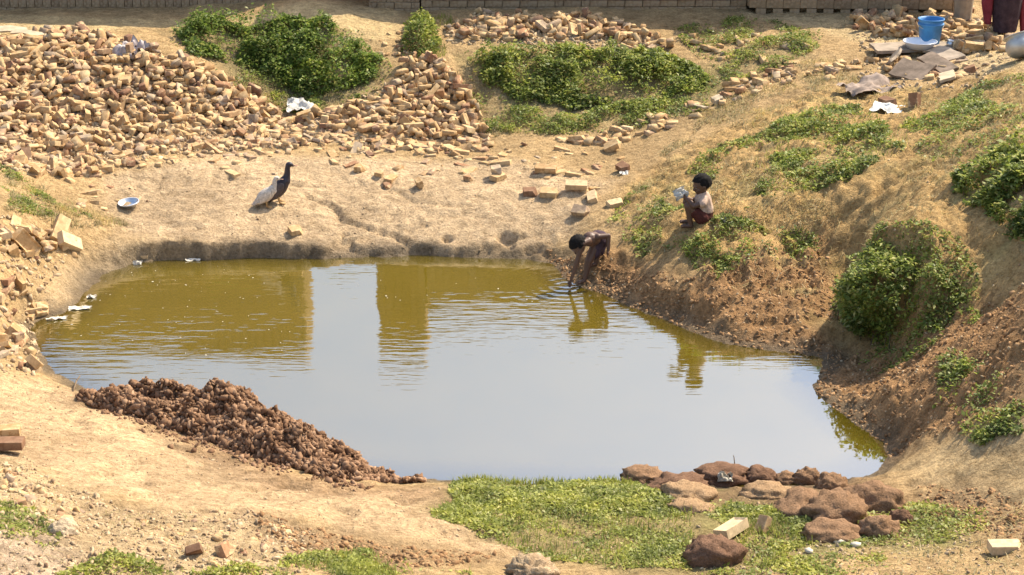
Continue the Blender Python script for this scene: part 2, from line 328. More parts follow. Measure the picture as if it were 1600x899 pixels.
w1 = m.noise(1.0, 2, .5, stretch=(2.2, 11, 1)); w2 = m.noise(1.0, 2, .5, stretch=(5, 26, 1)); patch = m.ramp(m.noise(.55, 2, vec=pos), [(.36, (.22, .22, .22)), (.60, (1, 1, 1))])
vd = m.n('VectorMath', operation='DISTANCE'); m.l(pos, vd.inputs[0]); vd.inputs[1].default_value = tuple(KID)
ring = m.math('MULTIPLY', m.math('SINE', m.math('MULTIPLY', vd.outputs['Value'], 62)), m.math('POWER', 2.718, m.math('MULTIPLY', vd.outputs['Value'], -3.4)))
sp = m.n('SeparateXYZ'); m.l(pos, sp.inputs[0]); far = m.n('MapRange'); m.l(sp.outputs[1], far.inputs[0]); far.inputs[1].default_value = 11.3; far.inputs[2].default_value = 13.2; far.inputs[3].default_value = .12; far.inputs[4].default_value = 1
hh = m.math('ADD', m.math('MULTIPLY', m.math('MULTIPLY', m.math('ADD', w1, m.math('MULTIPLY', w2, .35)), patch), far.outputs[0]), m.math('MULTIPLY', ring, .28))
nb = m.bump(hh, .0040, 1.0); m.l(nb, gl.inputs['Normal']); fr = m.n('Fresnel'); fr.inputs['IOR'].default_value = 5.6; m.l(nb, fr.inputs['Normal'])
tr = m.n('BsdfTransparent'); tr.inputs[0].default_value = (.85, .76, .40, 1)
mx = m.n('MixShader'); op = m.n('MapRange'); m.l(dp, op.inputs[0]); op.inputs[1].default_value = 0; op.inputs[2].default_value = .14; op.inputs[3].default_value = .45; op.inputs[4].default_value = 1
m.l(op.outputs[0], mx.inputs[0]); m.l(tr.outputs[0], mx.inputs[1]); m.l(df.outputs[0], mx.inputs[2])
m2 = m.n('MixShader'); m.l(fr.outputs[0], m2.inputs[0]); m.l(mx.outputs[0], m2.inputs[1]); m.l(gl.outputs[0], m2.inputs[2]); m.l(m2.outputs[0], m.t.nodes['Material Output'].inputs[0])
m.t.nodes.remove(m.b)
water = link('pond_water', wme, m.m); tag(water, kind='structure')

# ------------------------------------------------------------------ brick meshes and materials
def brick_mat(name, stops, dust=(.56, .41, .23), df=.6, bd=.0015):
    m = Mat(name, .93, .15); n = m.noise(28, 5, .65); n4 = m.noise(9, 5, .7)
    c = m.ramp(m.rnd(), stops); c = m.mix(c, m.ramp(n, [(.3, (.70, .68, .64)), (.7, (1.2, 1.2, 1.18))]), 1.0, 'MULTIPLY')
    c = m.mix(c, dust, m.math('MULTIPLY', m.math('GREATER_THAN', n4, .55), df)); m.col(c); m.bump(n, bd, .8); return m.m
M_BRICK = brick_mat('sun_dried_brick', [(0, (.35, .21, .10)), (.2, (.48, .33, .175)), (.4, (.40, .25, .12)), (.6, (.53, .375, .205)), (.72, (.30, .165, .09)), (.84, (.36, .28, .20)), (.88, (.20, .11, .07)), (.95, (.33, .18, .10)), (1, (.58, .44, .27))])
M_STACK = brick_mat('stacked_brick', [(0, (.30, .205, .12)), (.5, (.36, .25, .15)), (1, (.26, .175, .105))], (.40, .30, .2), .35)
def brick_mesh(name, L, Wd, T, jit, seed, cut=None, frog=False):
    """a brick; cut = (kept length, skew in plan, skew in height) gives a broken end"""
    rr = random.Random(seed); bm = bmesh.new(); bmesh.ops.create_cube(bm, size=1)
    for v in bm.verts: v.co = Vector((v.co.x * L, v.co.y * Wd, v.co.z * T))
    if frog:
        f = max(bm.faces, key=lambda f: f.calc_center_median().z); bmesh.ops.inset_individual(bm, faces=[f], thickness=.022)
        bmesh.ops.translate(bm, verts=f.verts, vec=(0, 0, -.012))
    bmesh.ops.bevel(bm, geom=[e for e in bm.edges if e.calc_face_angle(0) > .9], offset=.0025, segments=1, affect='EDGES')
    if cut:
        keep, a, b_ = cut
        for off, n in ((keep, Vector((1, a, b_))), (keep * .93 + .01, Vector((1, -a * 1.3 - .2, b_ + .5)))):
            g = bmesh.ops.bisect_plane(bm, geom=bm.verts[:] + bm.edges[:] + bm.faces[:], plane_co=(-L / 2 + off, 0, 0), plane_no=n.normalized(), clear_outer=True)
            es = [e for e in g['geom_cut'] if isinstance(e, bmesh.types.BMEdge)]
            if es: bmesh.ops.holes_fill(bm, edges=es)
        c = sum((v.co for v in bm.verts), Vector()) / len(bm.verts); bmesh.ops.translate(bm, verts=bm.verts, vec=-c)
    for v in bm.verts: v.co += Vector((rr.uniform(-jit, jit), rr.uniform(-jit, jit), rr.uniform(-jit, jit)))
    bmesh.ops.recalc_face_normals(bm, faces=bm.faces)
    return bm_mesh(name, bm)
BV = [brick_mesh('brick', .225, .105, .06, .0012, 1), brick_mesh('brick', .22, .105, .064, .0012, 2, None, True), brick_mesh('brick', .22, .105, .06, .0012, 3, (.13, .3, .1)),
      brick_mesh('brick', .22, .105, .06, .0015, 4, (.10, -.45, .2)), brick_mesh('brick', .22, .105, .06, .0012, 5, (.165, -.3, -.1)), brick_mesh('brick', .225, .10, .056, .0015, 6, (.2, .2, .3)), brick_mesh('brick', .2, .09, .05, .002, 7, (.075, .6, .4))]
M_PALEB = brick_mat('pale_brick', [(0, (.50, .37, .22)), (1, (.56, .43, .27))]); M_DARKB = brick_mat('dark_brick', [(0, (.17, .095, .06)), (1, (.26, .145, .085))], (.3, .2, .12), .3)
for b_ in BV: b_.materials.append(M_BRICK)
def geo(me):
    V = np.array([v.co[:] for v in me.vertices]); me.calc_loop_triangles(); T = np.array([t.vertices[:] for t in me.loop_triangles]); return V, T
BG = [geo(b_) for b_ in BV]

# ------------------------------------------------------------------ brick stacks along the far edge
UNIT = {}
def unit(w, d, h):
    k = (round(w, 3), round(d, 3), round(h, 3))
    if k not in UNIT: UNIT[k] = brick_mesh('brick', w, d, h, .0025, hash(k) % 999); UNIT[k].materials.append(M_STACK)
    return UNIT[k]
def stack(name, label, pxl, pxr, pyl, pyr, height, rows, depth=.9, group='brick stacks along the far edge'):
    """rows: function(course index) -> (brick width, course height, gap, offset); only the courses low enough for the picture are single bricks"""
    A = at_h(pxl, pyl, 1.34); B = at_h(pxr, pyr, 1.34); A[2] = B[2] = 1.30
    L = math.hypot(*(B - A)[:2]); ang = math.atan2(B[1] - A[1], B[0] - A[0])
    root = empty(name, A, ang); tag(root, label, 'brick stack', group)
    restV, restT, nv = [], [], 0; z = 0; k = 0; d = .11
    def put(w, dd, h, x, y, zz, single, ry=0):
        nonlocal nv
        me = unit(w, dd, h)
        if single:
            o = link('brick', me, None, root); o.location = (x, y, zz); o.rotation_euler = (random.uniform(-.015, .015), random.uniform(-.012, .012), ry + random.uniform(-.03, .03))
        else:
            V, T = geo(me); a = ry + random.uniform(-.03, .03); c, s = math.cos(a), math.sin(a)
            V = np.c_[V[:, 0] * c - V[:, 1] * s + x, V[:, 0] * s + V[:, 1] * c + y, V[:, 2] + zz]; restV.append(V); restT.append(T + nv); nv += len(V)
    while z < height:
        w, h, gap, off = rows(k); x = off - w
        while x < L:
            ww = w
            if x < 0: ww = w + x; x = 0.0
            elif random.random() < .12 and w > .16: ww = w / 2 - .002
            ww = min(ww, L - x)
            if ww > .03:
                px = 800 + FPX * (A[0] + math.cos(ang) * (x + ww / 2)) / (A[1] * math.cos(PITCH) + 4 * math.sin(PITCH))
                put(ww - .004, d, h - .004, x + ww / 2, d / 2 + random.uniform(-.008, .010), z + h / 2, z < .34 and -15 < px < 1615)
            x += max(ww, .01) + gap
        if not gap:
            y = d + .12
            while y < depth:
                for xx in (.055, L - .055): put(.215, .105, h - .004, xx, y, z + h / 2, False, R(90))
                y += .225
        z += h; k += 1
    bm = bmesh.new(); bmesh.ops.create_cube(bm, size=1)
    for v in bm.verts: v.co = Vector(((v.co.x + .5) * (L - .24) + .12, d + .012 + (v.co.y + .5) * (depth - d), (v.co.z + .5) * (z - .03) + .0))
    link('core', bm_mesh('core', bm), M_STACK, root)
    if restV:
        me = mesh_np('upper_bricks', np.vstack(restV), np.vstack(restT)); o = link('upper_bricks', me, M_STACK, root); o['kind'] = 'stuff'
    return root
stack('brick_stack', 'tall long stack of upright bricks at the left, its foot in shade', -130, 456, 21, 21, 2.12, lambda k: (.104, .118, 0, (k % 2) * .04 + .02 * (k % 3)))
stack('brick_stack', 'low dark brick stack set back behind the dirt mound', 512, 640, 2, 2, .95, lambda k: (.22, .08, 0, (k % 2) * .11), .6)
stack('brick_stack', 'narrow tall brick stack beside the gap, taller than its right neighbour', 576, 656, 19, 19, 2.08, lambda k: (.22, .082, 0, (k % 2) * .11))
stack('brick_stack', 'waist-high long stack of flat-laid bricks behind the central shrubs', 658, 1166, 19, 18, 1.45, lambda k: (.225, .082 if k % 3 else .10, 0, (k % 2) * .11 + .03 * (k % 5)))
stack('brick_stack', 'brick stack with a row of square holes along its foot', 1169, 1500, 23, 26, 1.45, lambda k: (.125, .12, .088, 0.0) if k == 0 else (.213, .19, 0, .0) if k == 1 else (.22, .085, 0, (k % 2) * .11))

# ------------------------------------------------------------------ loose bricks
LOOSE = []   # (pos, euler, variant, scale, zone, label)
ZONES = {
 'heap': ('brick in the big left rubble heap', 'bricks of the big left rubble heap'),
 'mid': ('brick in the rubble heap between the shrubs', 'bricks of the heap between the shrubs'),
 'strip': ('brick in the row above the central shrub', 'bricks jumbled above the central shrub'),
 'fringe': ('brick lying on the dry mud flat', 'bricks scattered on the mud flat'),
 'lslope': ('brick on the left slope', 'bricks on the left slope by the water'),
 'rtop': ('brick in the loose heap around the blue bucket', 'bricks around the blue bucket'),
 'rrow': ('brick along the trodden edge on the right', 'bricks along the path edge on the right'),
 'chunk': ('brick in the pale rubble at the lower left', 'pale brick chunks at the lower left')}
def spot(z, px, p):
    h = p[2]
    if z == 'heap':
        a = 'at the picture edge' if px < 60 else 'towards its left' if px < 160 else 'in its middle' if px < 280 else 'towards the shrub' if px < 400 else 'at its right foot'
        return a + (', near the top' if h > 1.2 else ', halfway up' if h > .85 else ', low down' if h > .66 else ', along the lower fringe')
    if z == 'mid': return 'towards the left shrub' if px < 600 else 'in its middle' if px < 690 else 'at its right side'
    if z == 'fringe': return 'below the left heap' if px < 520 else 'below the middle heap' if px < 770 else 'uphill of the bending child' if px > 890 else 'in the middle group'
    if z == 'lslope': return 'up by the grey dish' if px > 85 and p[2] > .34 else 'above the water tip' if h > .45 else 'halfway down' if h > .25 else 'next to the water'
    if z == 'rtop': return 'left of it' if px < 1430 else 'right of it'
    if z == 'chunk': return 'by the left edge' if px < 140 else 'near the corner rock' if px < 290 else 'beside the lowest turf' if px > 400 else 'in the thick of it'
    return 'at its lower end' if px < 1000 else 'at its upper end'
def sample(poly, n, dens=None):
    P = wpoly(poly); lo, hi = P.min(0), P.max(0); out = []
    while len(out) < n:
        q = RNG.uniform(lo, hi, (n * 3, 2)); ok = sdpoly(q[:, 0], q[:, 1], P) < 0
        if dens is not None: ok &= RNG.random(len(q)) < dens(q[:, 0], q[:, 1])
        out += list(q[ok])
    return np.array(out[:n])
def pile(zone, poly, n, lift=.10, sc=(.62, .98), tilt=1.1, variants=(0, 0, 0, 1, 5, 5, 4, 4, 2, 3, 6, 6, 6)):
    for x, y in sample(poly, n):
        u = random.random() ** 1.5; z = float(hgt(x, y)) - .008 + lift * u
        t = tilt if random.random() < .65 else .2
        LOOSE.append(((x, y, z), (random.gauss(0, t * .7), random.gauss(0, t * .6), random.uniform(0, 6.28)), random.choice(variants), random.uniform(*sc), zone, None))
pile('heap', [(-40, 62), (40, 62), (100, 50), (170, 62), (250, 88), (330, 115), (400, 150), (440, 185), (360, 200), (250, 205), (110, 245), (-40, 225)], 1500, .09, sc=(.5, .95))
pile('heap', [(-40, 215), (110, 235), (250, 200), (360, 195), (440, 180), (500, 200), (560, 215), (500, 235), (380, 235), (250, 245), (150, 275), (60, 280), (-40, 250)], 360, .02)
pile('mid', [(600, 160), (632, 105), (665, 92), (715, 125), (745, 175), (755, 205), (700, 222), (600, 215), (500, 212), (470, 190), (540, 168)], 520, .10, sc=(.5, 1.0))
pile('mid', [(480, 205), (760, 205), (770, 235), (690, 245), (560, 240), (500, 225)], 130, .02, tilt=.5)
pile('strip', [(690, 45), (745, 26), (860, 28), (960, 32), (1000, 45), (1050, 62), (1055, 84), (990, 84), (930, 62), (860, 62), (780, 68), (720, 62)], 290, .08, sc=(.5, 1.0))
pile('strip', [(590, 55), (640, 50), (650, 95), (600, 90), (570, 70)], 30, .02, sc=(.3, .6))
pile('strip', [(1060, 55), (1150, 40), (1260, 75), (1240, 110), (1120, 95)], 40, .03, tilt=.4)
pile('fringe', [(760, 245), (960, 205), (980, 260), (940, 320), (870, 320), (780, 290)], 30, .008, sc=(.45, .95), tilt=.3)
pile('fringe', [(470, 228), (760, 232), (860, 222), (960, 205), (960, 235), (840, 255), (700, 262), (480, 248)], 60, .01, sc=(.35, .9), tilt=.4)
pile('fringe', [(40, 268), (150, 262), (330, 232), (470, 228), (440, 250), (240, 262), (120, 292)], 45, .01, sc=(.35, .85), tilt=.4)
pile('fringe', [(230, 250), (430, 238), (740, 245), (740, 290), (560, 280), (300, 270)], 16, .008, sc=(.5, .9), tilt=.25)
pile('lslope', [(-20, 345), (30, 345), (110, 365), (125, 400), (80, 415), (40, 400), (-20, 400)], 40, .05)
pile('lslope', [(-20, 430), (30, 440), (75, 490), (45, 500), (-20, 490)], 16, .03)
pile('lslope', [(-20, 515), (30, 525), (75, 590), (50, 595), (-20, 560)], 16, .03)
pile('lslope', [(90, 290), (190, 285), (180, 330), (100, 330)], 12, .0, sc=(.4, .9), tilt=.3)
pile('rtop', [(1325, 28), (1400, 22), (1440, 40), (1420, 62), (1370, 58), (1330, 45)], 90, .12)
pile('rtop', [(1440, 25), (1530, 30), (1600, 60), (1600, 80), (1500, 85), (1470, 60)], 130, .09)
pile('rtop', [(1350, 80), (1500, 80), (1530, 110), (1480, 130), (1370, 125)], 40, .04, tilt=.3)
pile('rrow', [(860, 222), (930, 210), (1000, 190), (1100, 150), (1200, 115), (1340, 95), (1340, 118), (1210, 140), (1120, 172), (1010, 212), (940, 228)], 110, .05, tilt=.4)
pile('chunk', [(200, 800), (330, 815), (480, 830), (470, 890), (330, 895), (230, 850)], 120, -.012, sc=(.25, .6), variants=(2, 3, 3, 6, 6))
pile('chunk', [(0, 720), (40, 745), (130, 800), (100, 840), (40, 800), (0, 760)], 40, .02, sc=(.3, .7), variants=(3, 6, 6))
def single(px, py, var, rz, label, sc=1.0, tilt=(0, 0), dz=0.0, flat=True, h=None):
    p = G(px, py) if h is None else at_h(px, py, h); q = nrm(p[0], p[1]).to_track_quat('Z', 'Y').to_matrix() if flat else Matrix.Identity(3)
    e = (q @ Euler((tilt[0], tilt[1], rz)).to_matrix()).to_euler()
    LOOSE.append(((p[0], p[1], p[2] + .03 * sc + dz), tuple(e), var, sc, None, label))
S = single
S(460, 365, 2, .1, 'lone brick on the dry mud just right below the ducks', 1.0)
S(655, 293, 3, .5, 'small upright brick stump alone on the mud flat', 1.0, (0, 1.3), .02)
S(560, 267, 3, .1, 'half brick lying above the runnel, below the heap between the shrubs', 1.0)
S(592, 275, 3, 1.2, 'half brick at the head of the forked runnel', .8)
S(604, 295, 6, .7, 'brick stub sitting in the bend of the runnel', 1.0)
S(775, 276, 4, .1, 'brick resting across another on the open mud flat', 1.0, dz=.05)
S(778, 281, 5, .2, 'lower brick of the crossed pair on the open mud flat', 1.0)
S(731, 283, 6, .4, 'small brick lump left of the crossed pair on the mud flat', 1.0)
S(853, 268, 0, .1, 'longest brick in the trio near the middle of the flat', 1.0)
S(826, 305, 2, .3, 'block-shaped brick left of the pale slab bricks near the squatting child', 1.1)
S(856, 306, 4, -.1, 'squarish brick right of its twin on the flat below the path edge', 1.1)
S(905, 338, 4, .3, 'brick standing on its own uphill of the bending child', 1.0, (.2, .1), .03)
S(925, 312, 0, -.4, 'flat pale brick tilted against the slope above the bending child', .9)
S(960, 322, 5, .3, 'pale brick nearest the squatting child on her left', .9)
S(900, 298, 0, -.1, 'wide pale brick topping the group on the flat', 1.0, dz=.03)
S(972, 268, 2, .5, 'dark-sided brick above a white scrap on the slope', 1.0, (.2, .3), .02)
S(955, 236, 4, .5, 'tilted brick alone on the slope under the path edge', 1.1, (.2, -.4), .02)
S(110, 388, 0, -.55, 'clean rectangular brick on the left slope, nearest to the far shore cut', 1.25, (.1, .25), .03)
S(95, 372, 0, .5, 'brick lying just behind the clean rectangular one on the left slope', 1.25, (0, -.3), .05)
S(42, 395, 1, -1.0, 'large brick leaning on edge on the left slope', 1.3, (.9, .3), .06)
S(216, 406, 0, -.05, 'wet brick at the water edge below the grey dish', 1.0, dz=.0, flat=False, h=.0)
S(62, 490, 2, -.2, 'brick half in the water at the tip of the left shore', 1.2)
S(25, 525, 0, -.35, 'long brick lying at the water edge on the far left', 1.3)
S(55, 578, 5, -.6, 'lowest brick of the left shore, next to the sandy path', 1.2, (.3, .2), .03)
S(12, 706, 0, .05, 'upper red-brown brick of two at the left picture edge', 1.0, flat=False, dz=.03)
S(6, 680, 0, .2, 'small brick peeking in at the left edge above another', 1.0, flat=False)
S(1142, 834, 1, -.12, 'pale brick with a hollow face resting behind the dark round lump', 1.05, (.15, 0), .005)
S(1567, 862, 5, .05, 'whole pale brick lying alone at the lower right corner', 1.02, flat=False)
S(1192, 828, 4, .5, 'tan brick piece standing in weeds right of the hollow-faced brick', .75, (.3, .9), .02)
S(1515, 114, 2, .1, 'squat cube-like brick on the pale sand at the upper right', 1.15)
S(1428, 168, 4, .1, 'brick standing beside the white sheet on the right bank', 1.1, (0, 1.4), .04)
S(1515, 18, 0, .1, 'brick on top of the heap behind the beige-clad person', 1.0)
S(1385, 162, 5, .1, 'dark brick just behind the white sheet on the right bank', 1.0)
S(350, 868, 4, -.9, 'large pointed brick fragment standing in the lower left rubble', .8, (.9, 0), .01)
S(305, 865, 2, .6, 'flat-sided red-brown fragment left of the pointed one in the lower rubble', .75, (.8, .3), .0)
ord_ = []
for i, (p, e, v, s, z, lab) in enumerate(LOOSE):
    sc_ = pxm(p); px = 800 + FPX * p[0] / (FPX / sc_); L_ = (.22, .215, .13, .10, .17, .215, .07)[v]
    vis = -10 < px < 1610; ord_.append(((10 ** 6 if lab else 0) + (sc_ * s * math.sqrt(L_) * (1 if vis else 0)) * (1.25 if z in ('fringe', 'lslope') else 1), i))
ord_.sort(reverse=True); keep = set(i for _, i in ord_[:296])
rv, rt, nv = [], [], 0
for i, (p, e, v, s, z, lab) in enumerate(LOOSE):
    if i in keep:
        o = link('loose_brick', BV[v]); o.location = p; o.rotation_euler = e; o.scale = (s, s, s)
        if not lab:
            k_px = 800 + p[0] * pxm(p); th = (k_px // 107); lab = '%s %s, %s' % (('whole', 'hollow-faced', 'half', 'stubby', 'three-quarter', 'chipped', 'small broken')[v], ZONES[z][0], spot(z, k_px, p))
        if not z and (' pale ' in ' ' + lab or 'dark' in lab.split()[0] or 'red-brown' in lab):
            o.material_slots[0].link = 'OBJECT'; o.material_slots[0].material = M_PALEB if 'pale' in lab.split()[:4] else M_DARKB
        tag(o, lab, 'brick', ZONES[z][1] if z else None)
    else:
        Mx = np.array((Matrix.Translation(p) @ Euler(e).to_matrix().to_4x4() @ Matrix.Scale(s, 4)))
        V, T = BG[v]; rv.append(V @ Mx[:3, :3].T + Mx[:3, 3]); rt.append(T + nv); nv += len(V)
o = link('brick_rubble', mesh_np('brick_rubble', np.vstack(rv), np.vstack(rt)), M_BRICK)
tag(o, 'heaped tan brick rubble covering the far banks', 'rubble', kind='stuff')

# ------------------------------------------------------------------ vegetation
def leaf_mat(name, stops, rough=.55, trans=.35):
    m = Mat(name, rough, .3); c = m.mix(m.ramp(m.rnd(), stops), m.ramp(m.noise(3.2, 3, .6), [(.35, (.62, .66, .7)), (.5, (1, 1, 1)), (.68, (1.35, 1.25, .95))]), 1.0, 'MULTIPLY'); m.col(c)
    tl = m.n('BsdfTranslucent'); m.l(c, tl.inputs[0]); mx = m.n('MixShader'); mx.inputs[0].default_value = trans
    m.l(m.b.outputs[0], mx.inputs[1]); m.l(tl.outputs[0], mx.inputs[2]); m.l(mx.outputs[0], m.t.nodes['Material Output'].inputs[0]); return m.m
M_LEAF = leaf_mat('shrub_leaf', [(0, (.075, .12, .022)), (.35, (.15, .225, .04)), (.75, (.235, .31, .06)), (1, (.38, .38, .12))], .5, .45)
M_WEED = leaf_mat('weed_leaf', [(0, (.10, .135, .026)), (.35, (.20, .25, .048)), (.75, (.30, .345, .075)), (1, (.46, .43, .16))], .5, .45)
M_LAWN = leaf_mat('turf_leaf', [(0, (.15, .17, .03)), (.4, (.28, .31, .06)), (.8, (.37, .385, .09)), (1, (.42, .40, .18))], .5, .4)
M_DRY = leaf_mat('dry_blade', [(0, (.24, .19, .08)), (.35, (.33, .29, .13)), (.7, (.45, .36, .18)), (1, (.58, .48, .28))], .7, .4)
M_TWIG = simple('twig', (.17, .12, .075), .85, .1, .3)
def leaves(P, size, up=.5, asp=.55):
    n = len(P); th = RNG.uniform(0, 6.283, n); el = RNG.normal(up * 0, .5, n)
    d = np.stack([np.cos(th) * np.cos(el), np.sin(th) * np.cos(el), np.sin(el)], -1)
    nr = RNG.normal(0, .42, (n, 3)) + np.array([0, 0, 1.0]); sd = np.cross(d, nr); sd /= np.linalg.norm(sd, axis=1)[:, None] + 1e-6
    L = (size * np.clip(RNG.lognormal(-.05, .38, n), .35, 2.0))[:, None]; up_ = np.cross(sd, d)
    V = np.stack([P, P + d * L * .5 + sd * L * asp * .5 + up_ * L * .08, P + d * L - up_ * L * .1, P + d * L * .5 - sd * L * asp * .5 + up_ * L * .08], 1).reshape(-1, 3)
    return V, np.arange(4 * n).reshape(-1, 4)
def blades(P, h, w=.006, lean=.35):
    n = len(P); th = RNG.uniform(0, 6.283, n); ln = np.abs(RNG.normal(0, lean, n)); H = h * RNG.uniform(.4, 1.3, n)
    d = np.stack([np.cos(th) * ln, np.sin(th) * ln, np.ones(n)], -1); d /= np.linalg.norm(d, axis=1)[:, None]
    s = np.stack([-np.sin(th), np.cos(th), 0 * th], -1) * w; H = H[:, None]
    mid = P + d * H * .55; tip = P + d * H + np.stack([np.cos(th), np.sin(th), -.3 + 0 * th], -1) * H * .3 * ln[:, None] * 2
    V = np.stack([P - s, P + s, mid + s * .7, mid - s * .7, tip], 1).reshape(-1, 3)
    b = np.arange(n)[:, None] * 5; F = np.concatenate([b + [0, 1, 2], b + [0, 2, 3], b + [3, 2, 4]], 0); return V, F
def patch_pts(poly, n, hmax, edge=.3, clump=3.0, thr=.0, bottom=.25, seed=0):
    """points through a cushion of foliage: dome towards the middle, clumped, open gaps"""
    P = wpoly(poly); lo, hi = P.min(0) - .2, P.max(0) + .2; out = []
    tot = 0
    while tot < n:
        q = RNG.uniform(lo, hi, (n * 2, 2)); s = sdpoly(q[:, 0], q[:, 1], P) + .22 * fbm(q[:, 0] * 1.6, q[:, 1] * 1.6, 90 + seed, 4)
        c = fbm(q[:, 0] * clump, q[:, 1] * clump, 60 + seed, 3); ok = (s < 0) & (c + RNG.normal(0, .16, len(q)) > thr)
        q, s, c = q[ok], s[ok], c[ok]; dome = hmax * np.sqrt(np.clip(-s / edge, .06, 1)) * np.clip(.62 + 1.1 * c, .18, 1.35)
        z = hgt(q[:, 0], q[:, 1]) + dome * (bottom + (1 - bottom) * RNG.random(len(q)) ** .55) * 1.0
        keep = hgt(q[:, 0], q[:, 1]) > .008
        o_ = np.c_[q, z][keep]; out.append(o_); tot += len(o_)
        if len(o_) == 0: break
    return np.vstack(out)[:n]
def base_of(poly):
    P = wpoly(poly).mean(0); return (float(P[0]), float(P[1]), float(hgt(P[0], P[1])))
def stems_mesh(P, k, base):
    sel = P[RNG.choice(len(P), k)]; V, F = [], []
    for j, p in enumerate(sel):
        g = np.array([p[0] + random.gauss(0, .05), p[1] + random.gauss(0, .05), 0]); g[2] = float(hgt(g[0], g[1])) - .02
        for r_, q in ((.006, g), (.003, p)):
            for a in range(3): V.append(q + r_ * np.array([math.cos(a * 2.09), math.sin(a * 2.09), 0]))
        b = j * 6
        for a in range(3): F.append((b + a, b + (a + 1) % 3, b + 3 + (a + 1) % 3, b + 3 + a))
    return mesh_np('stem', np.array(V) - base, F)
def shrub(name, label, cat, polys, mat, size, group=None, k=60):
    base = np.array(base_of(polys[0][0])); root = empty(name, base); tag(root, label, cat, group)
    PP = np.vstack([patch_pts(poly, n, h, seed=i, **kw) for i, (poly, n, h, kw) in enumerate(polys)])
    V, F = leaves(PP - base, size); link('foliage', mesh_np('foliage', V, F), mat, root)['kind'] = 'stuff'
    link('stem', stems_mesh(PP, k, base), M_TWIG, root)['kind'] = 'stuff'; return root
def cover(name, label, polys, mat, kind, size, blade=False, lean=.35):
    PP = np.vstack([patch_pts(poly, n, h, seed=i + 7, **kw) for i, (poly, n, h, kw) in enumerate(polys)])
    if blade:
        PP[:, 2] = hgt(PP[:, 0], PP[:, 1]) - .004; V, F = blades(PP, size, .0034, lean)
    else: V, F = leaves(PP, size)
    o = link(name, mesh_np(name, V, F), mat); tag(o, label, kind, kind='stuff'); return o
B1 = [(258, 52), (330, 42), (430, 38), (520, 42), (560, 68), (600, 98), (592, 130), (545, 150), (480, 152), (430, 132), (375, 108), (300, 82)]
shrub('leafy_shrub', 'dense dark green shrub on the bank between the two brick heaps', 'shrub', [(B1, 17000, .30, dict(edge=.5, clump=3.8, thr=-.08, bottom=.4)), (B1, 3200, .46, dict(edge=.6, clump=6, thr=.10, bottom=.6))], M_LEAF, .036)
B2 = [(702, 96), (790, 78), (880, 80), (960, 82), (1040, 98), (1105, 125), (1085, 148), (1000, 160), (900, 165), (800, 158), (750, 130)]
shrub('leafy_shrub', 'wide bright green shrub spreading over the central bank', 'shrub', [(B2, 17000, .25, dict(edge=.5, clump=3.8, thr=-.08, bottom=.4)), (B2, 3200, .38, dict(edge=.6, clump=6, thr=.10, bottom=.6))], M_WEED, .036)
B8 = [(1325, 385), (1395, 365), (1455, 388), (1475, 440), (1505, 465), (1450, 500), (1400, 520), (1345, 480), (1320, 430)]
def dome_shrub(px, py, rad, zc, n, label, mat, size, seed):
    c = at_h(px, py, zc); g = np.array([c[0], c[1], float(hgt(c[0], c[1]))]); root = empty('leafy_shrub', g); tag(root, label, 'shrub')
    d = RNG.normal(0, 1, (n, 3)); d /= np.linalg.norm(d, axis=1)[:, None]
    nz = fbm(d[:, 0] * 2.4 + seed, d[:, 1] * 2.4 + d[:, 2] * 2.1, seed, 4); k = (1 + .42 * nz) * (1 - .34 * RNG.random(n) ** 1.6)
    P = c + d * np.array(rad) * k[:, None]; h = hgt(P[:, 0], P[:, 1]); P = P[(P[:, 2] > h - .01) & (fbm(P[:, 0] * 7, P[:, 1] * 7 + P[:, 2] * 6, seed + 3, 2) > -.38)]
    V, F = leaves(P - g, size); link('foliage', mesh_np('foliage', V, F), mat, root)['kind'] = 'stuff'; link('stem', stems_mesh(P[(P[:, 2] > hgt(P[:, 0], P[:, 1]) + .05) & (P[:, 2] < hgt(P[:, 0], P[:, 1]) + .28)], 25, g), M_TWIG, root)['kind'] = 'stuff'; return root
dome_shrub(1404, 462, (.50, .46, .46), .50, 19000, 'rounded green bush on the knoll beside the dark hollow', M_WEED, .035, 5)
B7 = [(1485, 290), (1540, 255), (1620, 215), (1660, 300), (1640, 372), (1545, 345), (1495, 312)]
shrub('leafy_shrub', 'tall green shrub cut off by the right edge of the picture', 'shrub', [(B7, 11000, .25, dict(edge=.4, clump=3.8, thr=-.05, bottom=.4)), (B7, 1800, .36, dict(edge=.5, clump=6, thr=.08, bottom=.6))], M_WEED, .036)
B4 = [(628, 45), (660, 28), (690, 45), (692, 80), (660, 92), (632, 85)]
shrub('leafy_shrub', 'small grey-green bush left of the jumbled brick row', 'shrub', [(B4, 2600, .26, dict(edge=.25, clump=3, thr=-.3))], M_WEED, .035)
B6 = [(1215, 192), (1300, 168), (1385, 185), (1412, 235), (1340, 268), (1255, 298), (1200, 305), (1192, 255)]
